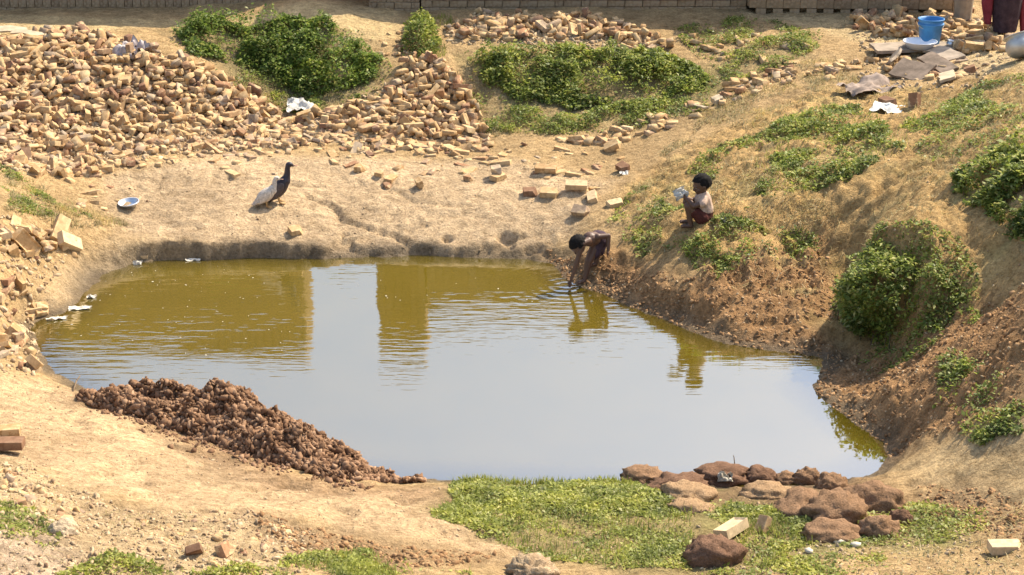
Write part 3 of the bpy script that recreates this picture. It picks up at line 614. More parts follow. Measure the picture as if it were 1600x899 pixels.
cover('ground_cover', 'low green creeping plants matting the right slope', [
    (B6, 13000, .08, dict(edge=.3, thr=-.12)), ([(1330, 378), (1400, 360), (1465, 385), (1480, 435), (1500, 465), (1460, 500), (1420, 525), (1360, 530), (1330, 480)], 3000, .12, dict(edge=.3, thr=-.15)), ([(1420, 170), (1510, 140), (1600, 120), (1600, 215), (1520, 235), (1450, 245)], 5500, .07, dict(thr=.1)),
    ([(1060, 45), (1180, 28), (1285, 55), (1250, 110), (1150, 130), (1090, 100)], 6500, .09, dict(thr=.02)), ([(1050, 375), (1180, 350), (1290, 355), (1270, 420), (1120, 440)], 3200, .06, dict(thr=.18)),
    ([(1100, 240), (1190, 215), (1200, 320), (1110, 300), (1080, 270)], 1500, .05, dict(thr=.12)), ([(740, 165), (900, 175), (1070, 158), (1010, 200), (880, 212), (760, 205)], 6500, .12, dict(thr=.0)),
    ([(400, 130), (470, 150), (560, 155), (540, 172), (450, 172)], 1800, .12, dict(thr=-.1)), ([(240, 45), (430, 28), (580, 55), (625, 110), (590, 165), (420, 160), (300, 95)], 3000, .07, dict(thr=.08)), ([(690, 85), (900, 68), (1130, 110), (1110, 170), (900, 195), (740, 175)], 4000, .07, dict(thr=.08)), ([(1290, 390), (1400, 340), (1500, 370), (1530, 470), (1460, 520), (1300, 500)], 2200, .06, dict(thr=.05)), ([(1450, 560), (1600, 540), (1600, 690), (1520, 690)], 2600, .06, dict(thr=.2)),
    ([(1330, 540), (1430, 520), (1500, 470), (1520, 500), (1440, 560), (1380, 580)], 1300, .06, dict(thr=.12)), ([(0, 265), (60, 300), (160, 345), (120, 362), (40, 335), (0, 335)], 1500, .05, dict(thr=.12)),
    ([(1000, 300), (1100, 330), (1200, 330), (1150, 380), (1000, 400), (960, 350)], 1800, .03, dict(thr=.2))], M_WEED, 'ground cover', .027)
F1 = [(700, 755), (760, 742), (850, 742), (980, 750), (1035, 770), (1085, 800), (1090, 830), (1070, 885), (950, 892), (850, 872), (745, 832), (685, 800)]
cover('turf', 'bright green low turf on the near bank in front of the pond', [
    (F1, 30000, .045, dict(edge=.3, thr=-.25, clump=2.2)), ([(1075, 790), (1160, 790), (1230, 800), (1270, 845), (1210, 880), (1165, 880), (1165, 830)], 6500, .06, dict(thr=-.15)),
    ([(400, 905), (450, 872), (560, 865), (680, 885), (790, 905)], 4200, .05, dict(thr=-.05)), ([(100, 905), (180, 880), (300, 893), (420, 890), (420, 910)], 2200, .05, dict(thr=.0)),
    ([(1380, 790), (1500, 785), (1545, 830), (1430, 860), (1300, 870)], 3600, .035, dict(thr=.1)), ([(0, 785), (60, 790), (115, 835), (70, 865), (20, 830)], 1500, .035, dict(thr=.05)), ([(1150, 870), (1400, 870), (1450, 899), (1100, 899)], 2200, .03, dict(thr=.12))], M_LAWN, 'turf', .02)
cover('dry_grass', 'sparse straw-coloured grass blades on the banks', [
    ([(1120, 150), (1230, 120), (1270, 160), (1200, 200), (1120, 210), (1040, 240)], 2600, .1, dict(thr=-.05)), ([(1230, 90), (1360, 100), (1400, 150), (1280, 165)], 1700, .1, dict(thr=.0)),
    ([(0, 262), (80, 300), (190, 350), (130, 365), (30, 338), (0, 335)], 2400, .1, dict(thr=-.05)), ([(380, 120), (470, 145), (570, 150), (540, 175), (420, 165)], 1500, .1, dict(thr=-.1)),
    ([(960, 300), (1100, 240), (1300, 300), (1450, 330), (1250, 380), (1000, 400)], 2600, .06, dict(thr=.1)), ([(1420, 140), (1600, 120), (1600, 260), (1450, 280)], 1500, .07, dict(thr=.05)),
    ([(740, 170), (1000, 180), (1000, 205), (760, 215)], 1500, .1, dict(thr=-.05))], M_DRY, 'grass', .06, True, 1.3)
cover('straw_litter', 'bits of straw lying flat on the banks', [
    (ZP['golden'], 5200, .02, dict(thr=-.1)), (ZP['topsand2'], 700, .02, dict(thr=.0)), ([(1100, 870), (1600, 790), (1600, 899), (1050, 899)], 900, .02, dict(thr=.0)), (ZP['rubble'], 600, .02, dict(thr=.0)), (ZP['bushsoil2'], 1200, .02, dict(thr=-.1))], M_DRY, 'straw', .045, True, 3.0)
cover('grass_tuft', 'green grass blades standing up through the near turf', [(F1, 2600, .1, dict(thr=-.1)), ([(720, 742), (800, 738), (1000, 748), (980, 760), (740, 757)], 900, .1, dict(thr=-.2)), ([(400, 905), (560, 865), (790, 905)], 900, .1, dict(thr=-.1)),
    ([(635, 30), (690, 30), (695, 90), (640, 95)], 900, .1, dict(thr=-.2)), (B6, 900, .1, dict(thr=-.1)), ([(1180, 810), (1270, 850), (1190, 870)], 700, .1, dict(thr=-.1))], M_LAWN, 'grass', .06, True)
# ------------------------------------------------------------------ pebbles, crumbs, clods
def blob_geo(seed, sub=1, jit=.36):
    rr = random.Random(seed); bm = bmesh.new(); bmesh.ops.create_icosphere(bm, subdivisions=sub, radius=1)
    for v in bm.verts: v.co *= 1 + rr.uniform(-jit, jit); v.co.z *= .8
    bmesh.ops.triangulate(bm, faces=bm.faces); V = np.array([v.co[:] for v in bm.verts]); bm.verts.index_update(); T = np.array([[v.index for v in f.verts] for f in bm.faces]); bm.free(); return V, T
BL = [blob_geo(i, 1) for i in range(8)]
def scatter_blobs(pts, size, squash=.8):
    V, T, nv = [], [], 0
    for p, s in zip(pts, size):
        v, t = random.choice(BL); Rm = np.array(Euler((random.uniform(0, 6.28), random.uniform(0, 6.28), random.uniform(0, 6.28))).to_matrix())
        w = (v * (s * random.uniform(.9, 1.5), s * random.uniform(.6, 1.0), s * random.uniform(.4, .8))) @ Rm.T; w[:, 2] *= squash
        V.append(w + p); T.append(t + nv); nv += len(v)
    return np.vstack(V), np.vstack(T)
def ground_pts(poly, n, dz=0.0):
    q = sample(poly, n); z = hgt(q[:, 0], q[:, 1]); return np.c_[q, z + dz][z > .0]
M_STONE = brick_mat('pebble', [(0, (.26, .17, .10)), (.4, (.40, .30, .19)), (.8, (.50, .375, .235)), (1, (.2, .12, .075))], (.5, .37, .22), .3)
M_CLOD = brick_mat('red_earth_clod', [(0, (.10, .052, .029)), (.4, (.19, .105, .058)), (.8, (.27, .16, .095)), (1, (.37, .235, .145))], (.26, .16, .095), .3)
M_BCLOD = brick_mat('bank_earth_clod', [(0, (.17, .095, .046)), (.5, (.29, .165, .08)), (1, (.39, .24, .125))], (.36, .22, .11), .3)
pp, ss = [], []
for poly, n, s in ((ZP['path'], 1100, .006), (ZP['rubble'], 2200, .011), (ZP['redbank'], 900, .008), (ZP['golden'], 700, .008), (ZP['mudflat'], 700, .007), (ZP['grasssoil'], 380, .009), ([(1100, 870), (1600, 790), (1600, 899), (1050, 899)], 520, .009),
                   ([(0, 60), (440, 185), (560, 215), (300, 240), (0, 270)], 4200, .021), ([(690, 40), (1050, 70), (960, 90), (700, 70)], 800, .019), ([(1330, 30), (1600, 60), (1560, 130), (1340, 130)], 600, .02), ([(-20, 330), (120, 370), (60, 500), (60, 590), (-20, 590)], 450, .02), ([(470, 190), (650, 110), (750, 200), (560, 245)], 1300, .02)):
    p = ground_pts(poly, n); pp.append(p); ss.append(s * np.minimum(RNG.lognormal(0, .45, len(p)), 2.2))
V, T = scatter_blobs(np.vstack(pp), np.concatenate(ss)); o = link('pebbles', mesh_np('pebbles', V, T), M_STONE); tag(o, 'small stones and brick crumbs strewn over the ground', 'pebbles', kind='stuff')
p = np.vstack([ground_pts(ZP['redbank'], 4200, -.004), ground_pts(ZP['reddirt'], 900, -.003), ground_pts(ZP['rdirt2'], 700, -.003), ground_pts([(850, 385), (960, 420), (1080, 480), (1060, 505), (960, 470), (880, 440)], 350)])
V, T = scatter_blobs(p, .0125 * np.minimum(RNG.lognormal(0, .5, len(p)), 2.2), .8); o = link('bank_clods', mesh_np('bank_clods', V, T), M_BCLOD); tag(o, 'dark red crumbs of earth on the steep right bank', 'earth clods', kind='stuff')
# dug-out earth heap beside the path
HL = [(150, 628), (200, 636), (265, 652), (340, 672), (430, 708), (520, 738), (610, 753), (720, 760)]; HW = wpoly(HL); hx = HW[:, 0]
hh_ = [.07, .17, .23, .26, .23, .15, .02, .0]; ww_ = [.16, .30, .37, .40, .37, .30, .16, .10]
ux = np.arange(hx.min() - .3, hx.max() + .3, .03); uy = np.arange(HW[:, 1].min() - .6, HW[:, 1].max() + .6, .03); UX, UY = np.meshgrid(ux, uy, indexing='ij')
def heap(x, y):
    best = np.zeros(np.shape(x))
    for i in range(len(HW) - 1):
        a, b = HW[i], HW[i + 1]; e = b - a; t = np.clip(((x - a[0]) * e[0] + (y - a[1]) * e[1]) / (e @ e), 0, 1); d = np.hypot(x - a[0] - e[0] * t, y - a[1] - e[1] * t)
        h = hh_[i] + (hh_[i + 1] - hh_[i]) * t; w = ww_[i] + (ww_[i + 1] - ww_[i]) * t; best = np.maximum(best, h * np.clip(1 - (d / w) ** 2, -.2, 1))
    return best
root = empty('earth_heap', (HW[3][0], HW[3][1], float(hgt(*HW[3])))); tag(root, 'long heap of freshly dug dark red earth clods beside the sandy path', 'earth heap')
hz = heap(UX, UY); nzh = fbm(UX * 7, UY * 7, 13, 3); UZ = hgt(UX, UY) + hz * (1 + .5 * nzh) + .05 * nzh * (hz > .02) - .02 - .08 * (hz <= 0)
idx = np.arange(UX.size).reshape(UX.shape); F = np.stack([idx[:-1, :-1], idx[1:, :-1], idx[1:, 1:], idx[:-1, 1:]], -1).reshape(-1, 4); F = F[(hz.ravel()[F] > -.0).any(1)]
link('core', mesh_np('core', np.stack([UX, UY, UZ], -1).reshape(-1, 3) - np.array(root.location), F, True), M_CLOD, root)
q = np.c_[RNG.uniform(ux[0], ux[-1], 140000), RNG.uniform(uy[0], uy[-1], 140000)]; hq = heap(q[:, 0], q[:, 1]); q = q[hq > .010][:19000]; hq = np.maximum(heap(q[:, 0], q[:, 1]), 0); nq = fbm(q[:, 0] * 7, q[:, 1] * 7, 13, 3)
P3 = np.c_[q, np.maximum(hgt(q[:, 0], q[:, 1]), 0) + hq * (1 + .5 * nq) + .05 * nq - .01]; 
for _ in range(1500):     # crumbs rolled down around the foot
    i_ = random.randrange(0, 6); t_ = random.random(); e_ = HW[i_ + 1] - HW[i_]; pv = np.array([-e_[1], e_[0]]) / np.hypot(*e_); b0_ = HW[i_] + e_ * t_ + pv * (ww_[i_] * (.95 + abs(random.gauss(0, .28))) * random.choice((-1, -1, 1)))
    z_ = float(hgt(*b0_))
    if z_ > .005: P3 = np.vstack([P3, [b0_[0], b0_[1], z_]]) if _ % 50 == 0 else np.r_[P3, [[b0_[0], b0_[1], z_]]]
BL_keep = BL; BL = [blob_geo(i + 50, 1, .42) for i in range(8)]
V, T = scatter_blobs(P3, .0085 * np.minimum(RNG.lognormal(0, .75, len(P3)), 4.2), .95); o = link('clods', mesh_np('clods', V - np.array(root.location), T), M_CLOD, root); o['kind'] = 'stuff'; BL = BL_keep
# ------------------------------------------------------------------ rounded earth lumps on the near bank
def lump_mat(name, a, b_):
    m = Mat(name, .97, .1); n = m.noise(16, 6, .7); n2 = m.noise(85, 3, .7); m.col(m.mix(m.ramp(n, [(.28, a), (.72, b_)]), m.ramp(n2, [(.3, (.62, .6, .58)), (.7, (1.25, 1.25, 1.25))]), 1.0, 'MULTIPLY'))
    b = m.bump(n, .020, 1); m.bump(n2, .008, 1, b); return m.m
M_LD = lump_mat('lump_dark', (.14, .078, .048), (.23, .135, .085)); M_LM = lump_mat('lump_mid', (.20, .118, .066), (.31, .19, .11)); M_LT = lump_mat('lump_tan', (.29, .185, .10), (.40, .265, .15))
def lump(x0, x1, y0, y1, mat, seed, label, sy=.75, sub=4, rough=1.0, flat=.42):
    cx = (x0 + x1) / 2; p = G(cx, y1 - 2); s = pxm(p); w = (x1 - x0) / s / 2 * 1.06; dpt = w * sy; hpx = (y1 - y0) / s
    h = max(.05, (hpx - 2 * dpt * .36) / .93 * 1.0 + .03); h = max(h, w * .42) * 1.12 if flat == .42 else w * flat
    rr = random.Random(seed); bm = bmesh.new(); bmesh.ops.create_icosphere(bm, subdivisions=sub, radius=1)
    V = np.array([v.co[:] for v in bm.verts]); n = fbm(V[:, 0] * 1.5 + seed * 3.1, V[:, 1] * 1.5 + V[:, 2] * 1.9, seed, 4); n2 = fbm(V[:, 0] * 7 + seed, V[:, 1] * 7 + V[:, 2] * 6, seed + 5, 3)
    V *= (1 + .30 * n + .22 * rough * n2)[:, None]; V = np.sign(V) * np.abs(V) ** .92
    for v, c in zip(bm.verts, V): v.co = Vector((c[0] * w, c[1] * dpt, c[2] * (h if c[2] > 0 else .06)))
    me = bm_mesh('earth_lump', bm, True); me.materials.append(mat)
    o = link('earth_lump', me); yy = p[1] + dpt * .8; o.location = (p[0], yy, float(hwat(p[0], yy)) - .01); o.rotation_euler = (0, 0, rr.uniform(-.15, .15))
    tag(o, label, 'earth lump', 'rounded earth lumps on the near bank'); return o
lump(972, 1036, 737, 756, M_LM, 1, 'leftmost flat brown earth lump at the edge of the turf')
lump(1016, 1114, 738, 772, M_LD, 2, 'dark red-brown lump second from the left at the water side')
lump(1085, 1172, 724, 760, M_LD, 3, 'dark lump standing highest against the water, with a pale rag in front')
lump(1166, 1220, 731, 758, M_LD, 4, 'small dark red lump just right of the highest lump')
lump(1208, 1250, 740, 758, M_LM, 5, 'low brown lump between two others in the back row')
lump(1240, 1286, 732, 760, M_LM, 6, 'peaked brown lump in the middle of the back row')
lump(1277, 1330, 739, 768, M_LM, 7, 'reddish lump right of the peaked one in the back row')
lump(1322, 1420, 750, 802, M_LM, 8, 'big blocky lump at the right end of the row with a shaded left side', .7)
lump(1162, 1240, 753, 783, M_LT, 9, 'pale tan lump in front of the back row')
lump(1218, 1318, 760, 812, M_LM, 10, 'left half of the largest pair of lumps in the middle', .9)
lump(1265, 1356, 764, 822, M_LM, 11, 'right half of the largest pair of lumps in the middle', .9)
lump(1033, 1120, 763, 789, M_LT, 12, 'tan flat lump lying in turf under the dark ones')
lump(1050, 1117, 777, 803, M_LT, 13, 'smaller tan lump overlapping the flat tan one from the front')
lump(1262, 1352, 812, 848, M_LM, 14, 'front lump nearest the white pebbles')
lump(1345, 1412, 803, 842, M_LM, 15, 'front lump furthest to the right')
lump(1392, 1426, 798, 822, M_LD, 16, 'little dark lump tucked behind the rightmost front lump')
lump(1077, 1165, 834, 886, M_LD, 17, 'dark round ball-like lump alone in front of the hollow-faced brick', .85)

# ------------------------------------------------------------------ small geometry builders
def lathe(prof, seg=32):
    V, F = [], []
    for r, z in prof:
        for k in range(seg): a = k * 2 * math.pi / seg; V.append((r * math.cos(a), r * math.sin(a), z))
    for i in range(len(prof) - 1):
        for k in range(seg): F.append((i * seg + k, i * seg + (k + 1) % seg, (i + 1) * seg + (k + 1) % seg, (i + 1) * seg + k))
    return mesh_np('lathe', V, F, True)
def capsule(bm, p, q, r0, r1, seg=10):
    p, q = Vector(p), Vector(q)
    for c, r in ((p, r0), (q, r1)): bmesh.ops.create_uvsphere(bm, u_segments=seg, v_segments=8, radius=r, matrix=Matrix.Translation(c))
    d = q - p; L = d.length
    if L > 1e-5:
        M = Matrix.Translation((p + q) / 2) @ d.to_track_quat('Z', 'Y').to_matrix().to_4x4()
        bmesh.ops.create_cone(bm, cap_ends=True, segments=seg, radius1=r0, radius2=r1, depth=L, matrix=M)
def ellip(bm, c, r, rot=(0, 0, 0)):
    bmesh.ops.create_uvsphere(bm, u_segments=20, v_segments=14, radius=1, matrix=Matrix.Translation(c) @ Euler(rot).to_matrix().to_4x4() @ Matrix.Diagonal((*r, 1)))
def remesh(name, bm, mat, parent, vox=.006, smooth=4):
    me0 = bm_mesh('tmp', bm); o = bpy.data.objects.new('tmp', me0); COL.objects.link(o)
    r = o.modifiers.new('r', 'REMESH'); r.mode = 'VOXEL'; r.voxel_size = vox
    s = o.modifiers.new('s', 'SMOOTH'); s.factor = .5; s.iterations = smooth
    dg = bpy.context.evaluated_depsgraph_get(); me = bpy.data.meshes.new_from_object(o.evaluated_get(dg)); bpy.data.objects.remove(o)
    me.name = name; me.materials.clear()
    for p in me.polygons: p.use_smooth = True
    return link(name, me, mat, parent)
def hand(bm, wrist, tip, side, r=.011, curl=.3):
    """palm plus four fingers of different length and a thumb from the side of the palm"""
    w, t = Vector(wrist), Vector(tip); d = (t - w); L = d.length; d.normalize(); s = Vector(side); s = (s - d * s.dot(d)).normalized(); n = d.cross(s)
    pe = w + d * L * .48; capsule(bm, w, pe, r * .95, r * 1.1)
    for k, (o, f) in enumerate(((-.95, .80), (-.32, 1.0), (.32, .96), (.95, .76))):
        b = pe + s * o * r * 1.15; kn = b + d * L * .28 * f; capsule(bm, pe + s * o * r * .7, b, r * .5, r * .46, 6); capsule(bm, b, kn, r * .46, r * .42, 6); capsule(bm, kn, kn + (d + n * curl).normalized() * L * .26 * f, r * .42, r * .34, 6)
    tb = w + d * L * .18 - s * r * .9; tk = tb + (d - s * .9).normalized() * L * .26; capsule(bm, tb, tk, r * .5, r * .45, 6); capsule(bm, tk, tk + (d - s * .2 + n * curl).normalized() * L * .2, r * .45, r * .36, 6)
def foot(bm, ankle, toe, r):
    a, t = Vector(ankle), Vector(toe); d = t - a; d.z = 0; d.normalize(); s = Vector((-d.y, d.x, 0)); b = Vector((a.x, a.y, t.z))
    capsule(bm, a, b - d * r * .4, r, r * .9); capsule(bm, b - d * r * .4, t - d * r * .6, r * .9, r * .85)
    for k in range(5): o = (k - 2) * .38; capsule(bm, t - d * r * .6 + s * o * r, t + s * o * r * 1.1 - d * abs(o) * r * .4, r * .42, r * .36, 6)
def head_geo(bm, c, r, face, up=(0, 0, 1)):
    """skull, jaw, nose, lips, brow and ears; face = unit direction it looks"""
    c = Vector(c); f = Vector(face).normalized(); u = Vector(up); u = (u - f * u.dot(f)).normalized(); s = f.cross(u)
    M3 = Matrix((s, f, u)).transposed()
    def el(p, rad): bmesh.ops.create_uvsphere(bm, u_segments=18, v_segments=12, radius=1, matrix=Matrix.Translation(c + M3 @ Vector(p) * r) @ M3.to_4x4() @ Matrix.Diagonal((*(Vector(rad) * r), 1)))
    el((0, -.08, .12), (.86, 1.0, .98)); el((0, .22, -.42), (.62, .62, .60)); el((0, .62, -.72), (.34, .30, .26)); el((0, .94, -.22), (.15, .22, .20)); el((0, .88, -.06), (.09, .16, .22))
    el((0, .82, -.52), (.26, .18, .08)); el((0, .80, .18), (.55, .16, .10))
    for k in (-1, 1): el((.88 * k, -.02, -.08), (.12, .2, .28)); el((.42 * k, .62, -.28), (.26, .24, .22))
    return M3
def eyes(parent, c, r, M3, mat_w):
    c = Vector(c)
    for k in (-1, 1):
        bm = bmesh.new(); bmesh.ops.create_uvsphere(bm, u_segments=10, v_segments=8, radius=.11 * r, matrix=Matrix.Translation(c + M3 @ Vector((.34 * k, .80, .0)) * r)); link('eye', bm_mesh('eye', bm, True), mat_w, parent)
def hair_geo(bm, c, r, M3, low=-.35):
    c = Vector(c); bmesh.ops.create_icosphere(bm, subdivisions=4, radius=1)
    out_ = []
    for v in bm.verts:
        q = v.co.copy(); k = 1.02 + .07 * math.sin(q.x * 23) * math.sin(q.y * 19 + 1) * math.sin(q.z * 21 + 2) + .03 * math.sin(q.x * 47 + q.z * 39)
        v.co = c + M3 @ Vector((q.x * .93 * k, (q.y * 1.05 - .10) * k, q.z * 1.06 * k + .13)) * r
        if (q.y > .45 and q.z < .42) or (q.z < -.05 and q.y > .1) or q.z < low - .15: out_.append(v)
    bmesh.ops.delete(bm, geom=out_, context='VERTS')
M_SKIN = simple('brown_skin', (.10, .052, .032), .5, .4, .08, 14); M_HAIR = simple('black_hair', (.012, .010, .009), .8, .1, .3, 60, bump=.004)
M_EYE = simple('eye_white', (.16, .13, .11), .3, .5, .05)
M_CREAM = simple('cream_cloth', (.46, .33, .25), .9, .1, .2, 30, bump=.004); M_MAROON = simple('maroon_cloth', (.075, .026, .021), .9, .1, .15, 25, bump=.004)
M_DARKC = simple('dark_plum_cloth', (.055, .036, .042), .9, .1, .2, 18, bump=.006); M_RED = simple('dull_red_cloth', (.19, .035, .045), .9, .1, .15, 18, bump=.006); M_BEIGE = simple('grey_beige_cloth', (.31, .25, .18), .95, .1, .12, 14, bump=.006)
M_SHORT = simple('dark_shorts_cloth', (.06, .04, .05), .9, .1, .2, 20)

# squatting child: faces left, knees drawn up, arms on the knees, white wrapper in the hand
o3 = G(1086, 350); root = empty('person', o3); tag(root, 'child squatting on the right slope in cream top, holding a white wrapper', 'person')
bm = bmesh.new(); hc = (.045, -.005, .385); M3 = head_geo(bm, hc, .083, (-1, -.28, -.38))
capsule(bm, (.055, 0, .33), (.062, 0, .26), .036, .042); capsule(bm, (.062, 0, .245), (.085, 0, .15), .070, .072); capsule(bm, (.085, 0, .15), (.075, 0, .075), .072, .082)
for k in (-1, 1):
    capsule(bm, (.06, .05 * k, .25), (.055, .092 * k, .235), .045, .032)
    capsule(bm, (.06, .05 * k, .075), (-.078, .062 * k, .195), .062, .040); capsule(bm, (-.078, .062 * k, .195), (-.050, .062 * k, .035), .037, .022)
    foot(bm, (-.050, .062 * k, .035), (-.135, .068 * k, .0), .024)
    if k < 0: capsule(bm, (.055, -.094, .235), (-.030, -.105, .205), .029, .023); capsule(bm, (-.030, -.105, .205), (-.105, -.055, .275), .023, .016); hand(bm, (-.105, -.055, .275), (-.150, -.035, .315), (0, .6, -1), .0125, .6)
    else: capsule(bm, (.055, .094, .235), (-.025, .100, .200), .029, .023); capsule(bm, (-.025, .100, .200), (-.095, .030, .245), .023, .016); hand(bm, (-.095, .030, .245), (-.125, -.010, .275), (0, .6, 1), .0125, .6)
remesh('body', bm, M_SKIN, root, .0048, 3); eyes(root, hc, .083, M3, M_EYE)
bm = bmesh.new(); hair_geo(bm, hc, .086, M3); link('hair', bm_mesh('hair', bm, True), M_HAIR, root)
bm = bmesh.new(); capsule(bm, (.062, 0, .250), (.087, 0, .135), .079, .082)
for k in (-1, 1): capsule(bm, (.06, .05 * k, .25), (.050, .098 * k, .23), .050, .039)
remesh('top', bm, M_CREAM, root, .006, 5)
bm = bmesh.new(); capsule(bm, (.085, 0, .115), (.075, 0, .075), .083, .092)
for k in (-1, 1): capsule(bm, (.06, .05 * k, .075), (-.01, .058 * k, .135), .070, .056)
remesh('shorts', bm, M_MAROON, root, .006, 4)
# the wrapper, crumpled thin plastic
M_WHITE = simple('white_plastic', (.52, .49, .43), .6, .25, .2, 30, bump=.003); M_PAPER = simple('white_sheet', (.66, .64, .58), .8, .2, .08)
def crumple(name, loc, sx, sy, amp, seed, mat, label, cat, rot=(0, 0, 0), n=16, thick=.003, ground_fit=False):
    V, F = [], []
    for i in range(n):
        for j in range(n):
            u, v = i / (n - 1) - .5, j / (n - 1) - .5; e = 1 + .25 * float(fbm(np.array(u * 3. + seed), np.array(v * 3.), seed, 3))
            V.append((u * sx * e, v * sy * e, amp * float(fbm(np.array(u * 4.5 + seed * 2.), np.array(v * 4.5), seed + 2, 3))))
    F = [(i * n + j, (i + 1) * n + j, (i + 1) * n + j + 1, i * n + j + 1) for i in range(n - 1) for j in range(n - 1)]
    V = np.array(V); N = len(V); V = np.vstack([V, V - (0, 0, thick)]); F = np.array(F)
    rim = [i * n for i in range(n)] + [(n - 1) * n + j for j in range(1, n)] + [i * n + n - 1 for i in range(n - 2, -1, -1)] + [j for j in range(n - 2, 0, -1)]
    F = np.vstack([F, F[:, ::-1] + N, [(rim[k], rim[(k + 1) % len(rim)], rim[(k + 1) % len(rim)] + N, rim[k] + N) for k in range(len(rim))]])
    me = mesh_np(name, V, F, True); o = link(name, me, mat); o.location = loc; o.rotation_euler = rot; tag(o, label, cat); return o
crumple('wrapper', Vector(o3) + Vector((-.150, -.045, .315)), .13, .10, .055, 4, M_WHITE, 'white crumpled wrapper held up by the squatting child', 'wrapper', (.9, -.2, .5))

# bending child at the water
o3 = G(914, 441); root = empty('person', o3); tag(root, 'bare-backed child bending down to the water at the far shore', 'person')
gz = lambda dx, dy: float(hwat(o3[0] + dx, o3[1] + dy)) - o3[2]
bm = bmesh.new(); hc = (-.070, -.04, .385); M3 = head_geo(bm, hc, .080, (-.45, -.35, -.85), (-.35, -.25, .55))
capsule(bm, (-.03, -.01, .41), (.03, .03, .42), .034, .042); capsule(bm, (.04, .04, .415), (.10, .11, .40), .072, .066); capsule(bm, (.10, .11, .40), (.145, .17, .375), .066, .075)
fr, fl_ = (.0, .02), (.105, .12)
for (fx, fy), hp in ((fr, (.12, .13, .365)), (fl_, (.165, .20, .365))):
    zf = gz(fx, fy); kn = (fx + .035, fy + .03, zf + .19 + (hp[2] - zf - .36) * .4); capsule(bm, hp, kn, .058, .040); capsule(bm, kn, (fx, fy, zf + .03), .038, .022); foot(bm, (fx, fy, zf + .03), (fx - .07, fy - .05, zf + .0), .022)
capsule(bm, (.02, -.02, .415), (-.035, -.075, .41), .04, .031); capsule(bm, (-.035, -.075, .41), (-.085, -.10, .23), .029, .023); capsule(bm, (-.085, -.10, .23), (-.135, -.09, .055), .023, .016); hand(bm, (-.135, -.09, .055), (-.150, -.085, -.02), (1, .3, 0), .0125, .2)
capsule(bm, (.07, .06, .42), (.115, .02, .445), .045, .032); capsule(bm, (.115, .02, .445), (.215, .05, .445), .030, .025); capsule(bm, (.215, .05, .445), (.215, .02, .315), .025, .017); hand(bm, (.215, .02, .315), (.205, .0, .245), (0, 1, 0), .0125, .5)
remesh('body', bm, M_SKIN, root, .0048, 3); eyes(root, hc, .08, M3, M_EYE)
bm = bmesh.new(); hair_geo(bm, hc, .083, M3); link('hair', bm_mesh('hair', bm, True), M_HAIR, root)
bm = bmesh.new(); capsule(bm, (.115, .13, .395), (.145, .17, .37), .078, .084)
for (fx, fy), hp in ((fr, (.12, .13, .365)), (fl_, (.165, .20, .365))): capsule(bm, hp, (hp[0] - .03, hp[1] - .03, hp[2] - .11), .066, .058)
remesh('shorts', bm, M_SHORT, root, .006, 4)

# two adults at the upper right, cut by the top of the picture
def skirt(prof, seg=40, folds=9, amp=.05, seed=0):
    V, F = [], []
    for i, (z, rx, ry, cx) in enumerate(prof):
        for k in range(seg): a = k * 2 * math.pi / seg; f = 1 + amp * (1 - i / len(prof)) * math.sin(folds * a + seed + .6 * i); V.append((cx + rx * f * math.cos(a), ry * f * math.sin(a), z))
    for i in range(len(prof) - 1):
        for k in range(seg): F.append((i * seg + k, i * seg + (k + 1) % seg, (i + 1) * seg + (k + 1) % seg, (i + 1) * seg + k))
    return mesh_np('skirt', V, F, True)
def adult(px, py, label, cloth, top, rz, lower, height=1.5, ground_at=None):
    p = G(px, py); root = empty('person', p, rz); tag(root, label, 'person'); k = height / 1.5
    bm = bmesh.new(); hc = (0, .0, 1.385 * k); M3 = head_geo(bm, hc, .098, (0, -1, -.2)); capsule(bm, (0, .01, 1.30 * k), (0, .015, 1.2 * k), .048, .055)
    capsule(bm, (0, .015, 1.12 * k), (0, .01, .95 * k), .115, .105); capsule(bm, (0, .01, .95 * k), (0, .01, .80 * k), .105, .13)
    for s in (-1, 1):
        capsule(bm, (.08 * s, .01, 1.16 * k), (.165 * s, .01, 1.14 * k), .06, .05); capsule(bm, (.165 * s, .01, 1.14 * k), (.21 * s, .0, .90 * k), .044, .035); capsule(bm, (.21 * s, 0, .90 * k), (.20 * s, -.08, .68 * k), .034, .024); hand(bm, (.20 * s, -.08, .68 * k), (.195 * s, -.11, .53 * k), (0, 1, 0), .019, .4)
        capsule(bm, (.07 * s, .01, .80 * k), (.075 * s, -.01, .43 * k), .085, .055); capsule(bm, (.075 * s, -.01, .43 * k), (.075 * s, .015, .07), .050, .030); foot(bm, (.075 * s, .015, .07), (.085 * s, -.13, .018), .036)
    remesh('body', bm, M_SKIN, root, .012, 3); eyes(root, hc, .098, M3, M_EYE)
    bm = bmesh.new(); hair_geo(bm, hc, .102, M3, -.5); link('hair', bm_mesh('hair', bm, True), M_HAIR, root)
    link('lower_garment', skirt([(z * k, a, b, c) for z, a, b, c in lower], seed=px), cloth, root)
    bm = bmesh.new(); capsule(bm, (0, .015, 1.12 * k), (0, .01, .86 * k), .135, .135)
    for s in (-1, 1): capsule(bm, (.08 * s, .01, 1.16 * k), (.185 * s, .01, 1.02 * k), .072, .058)
    remesh('top', bm, top, root, .012, 4); return root, k
r_, k_ = adult(1568, 58, 'standing person in a long dark plum skirt with dull red cloth at the side', M_DARKC, M_DARKC, .15, [(.07, .135, .12, .0), (.25, .155, .14, 0), (.5, .175, .15, 0), (.75, .165, .15, 0), (.9, .14, .13, 0)])
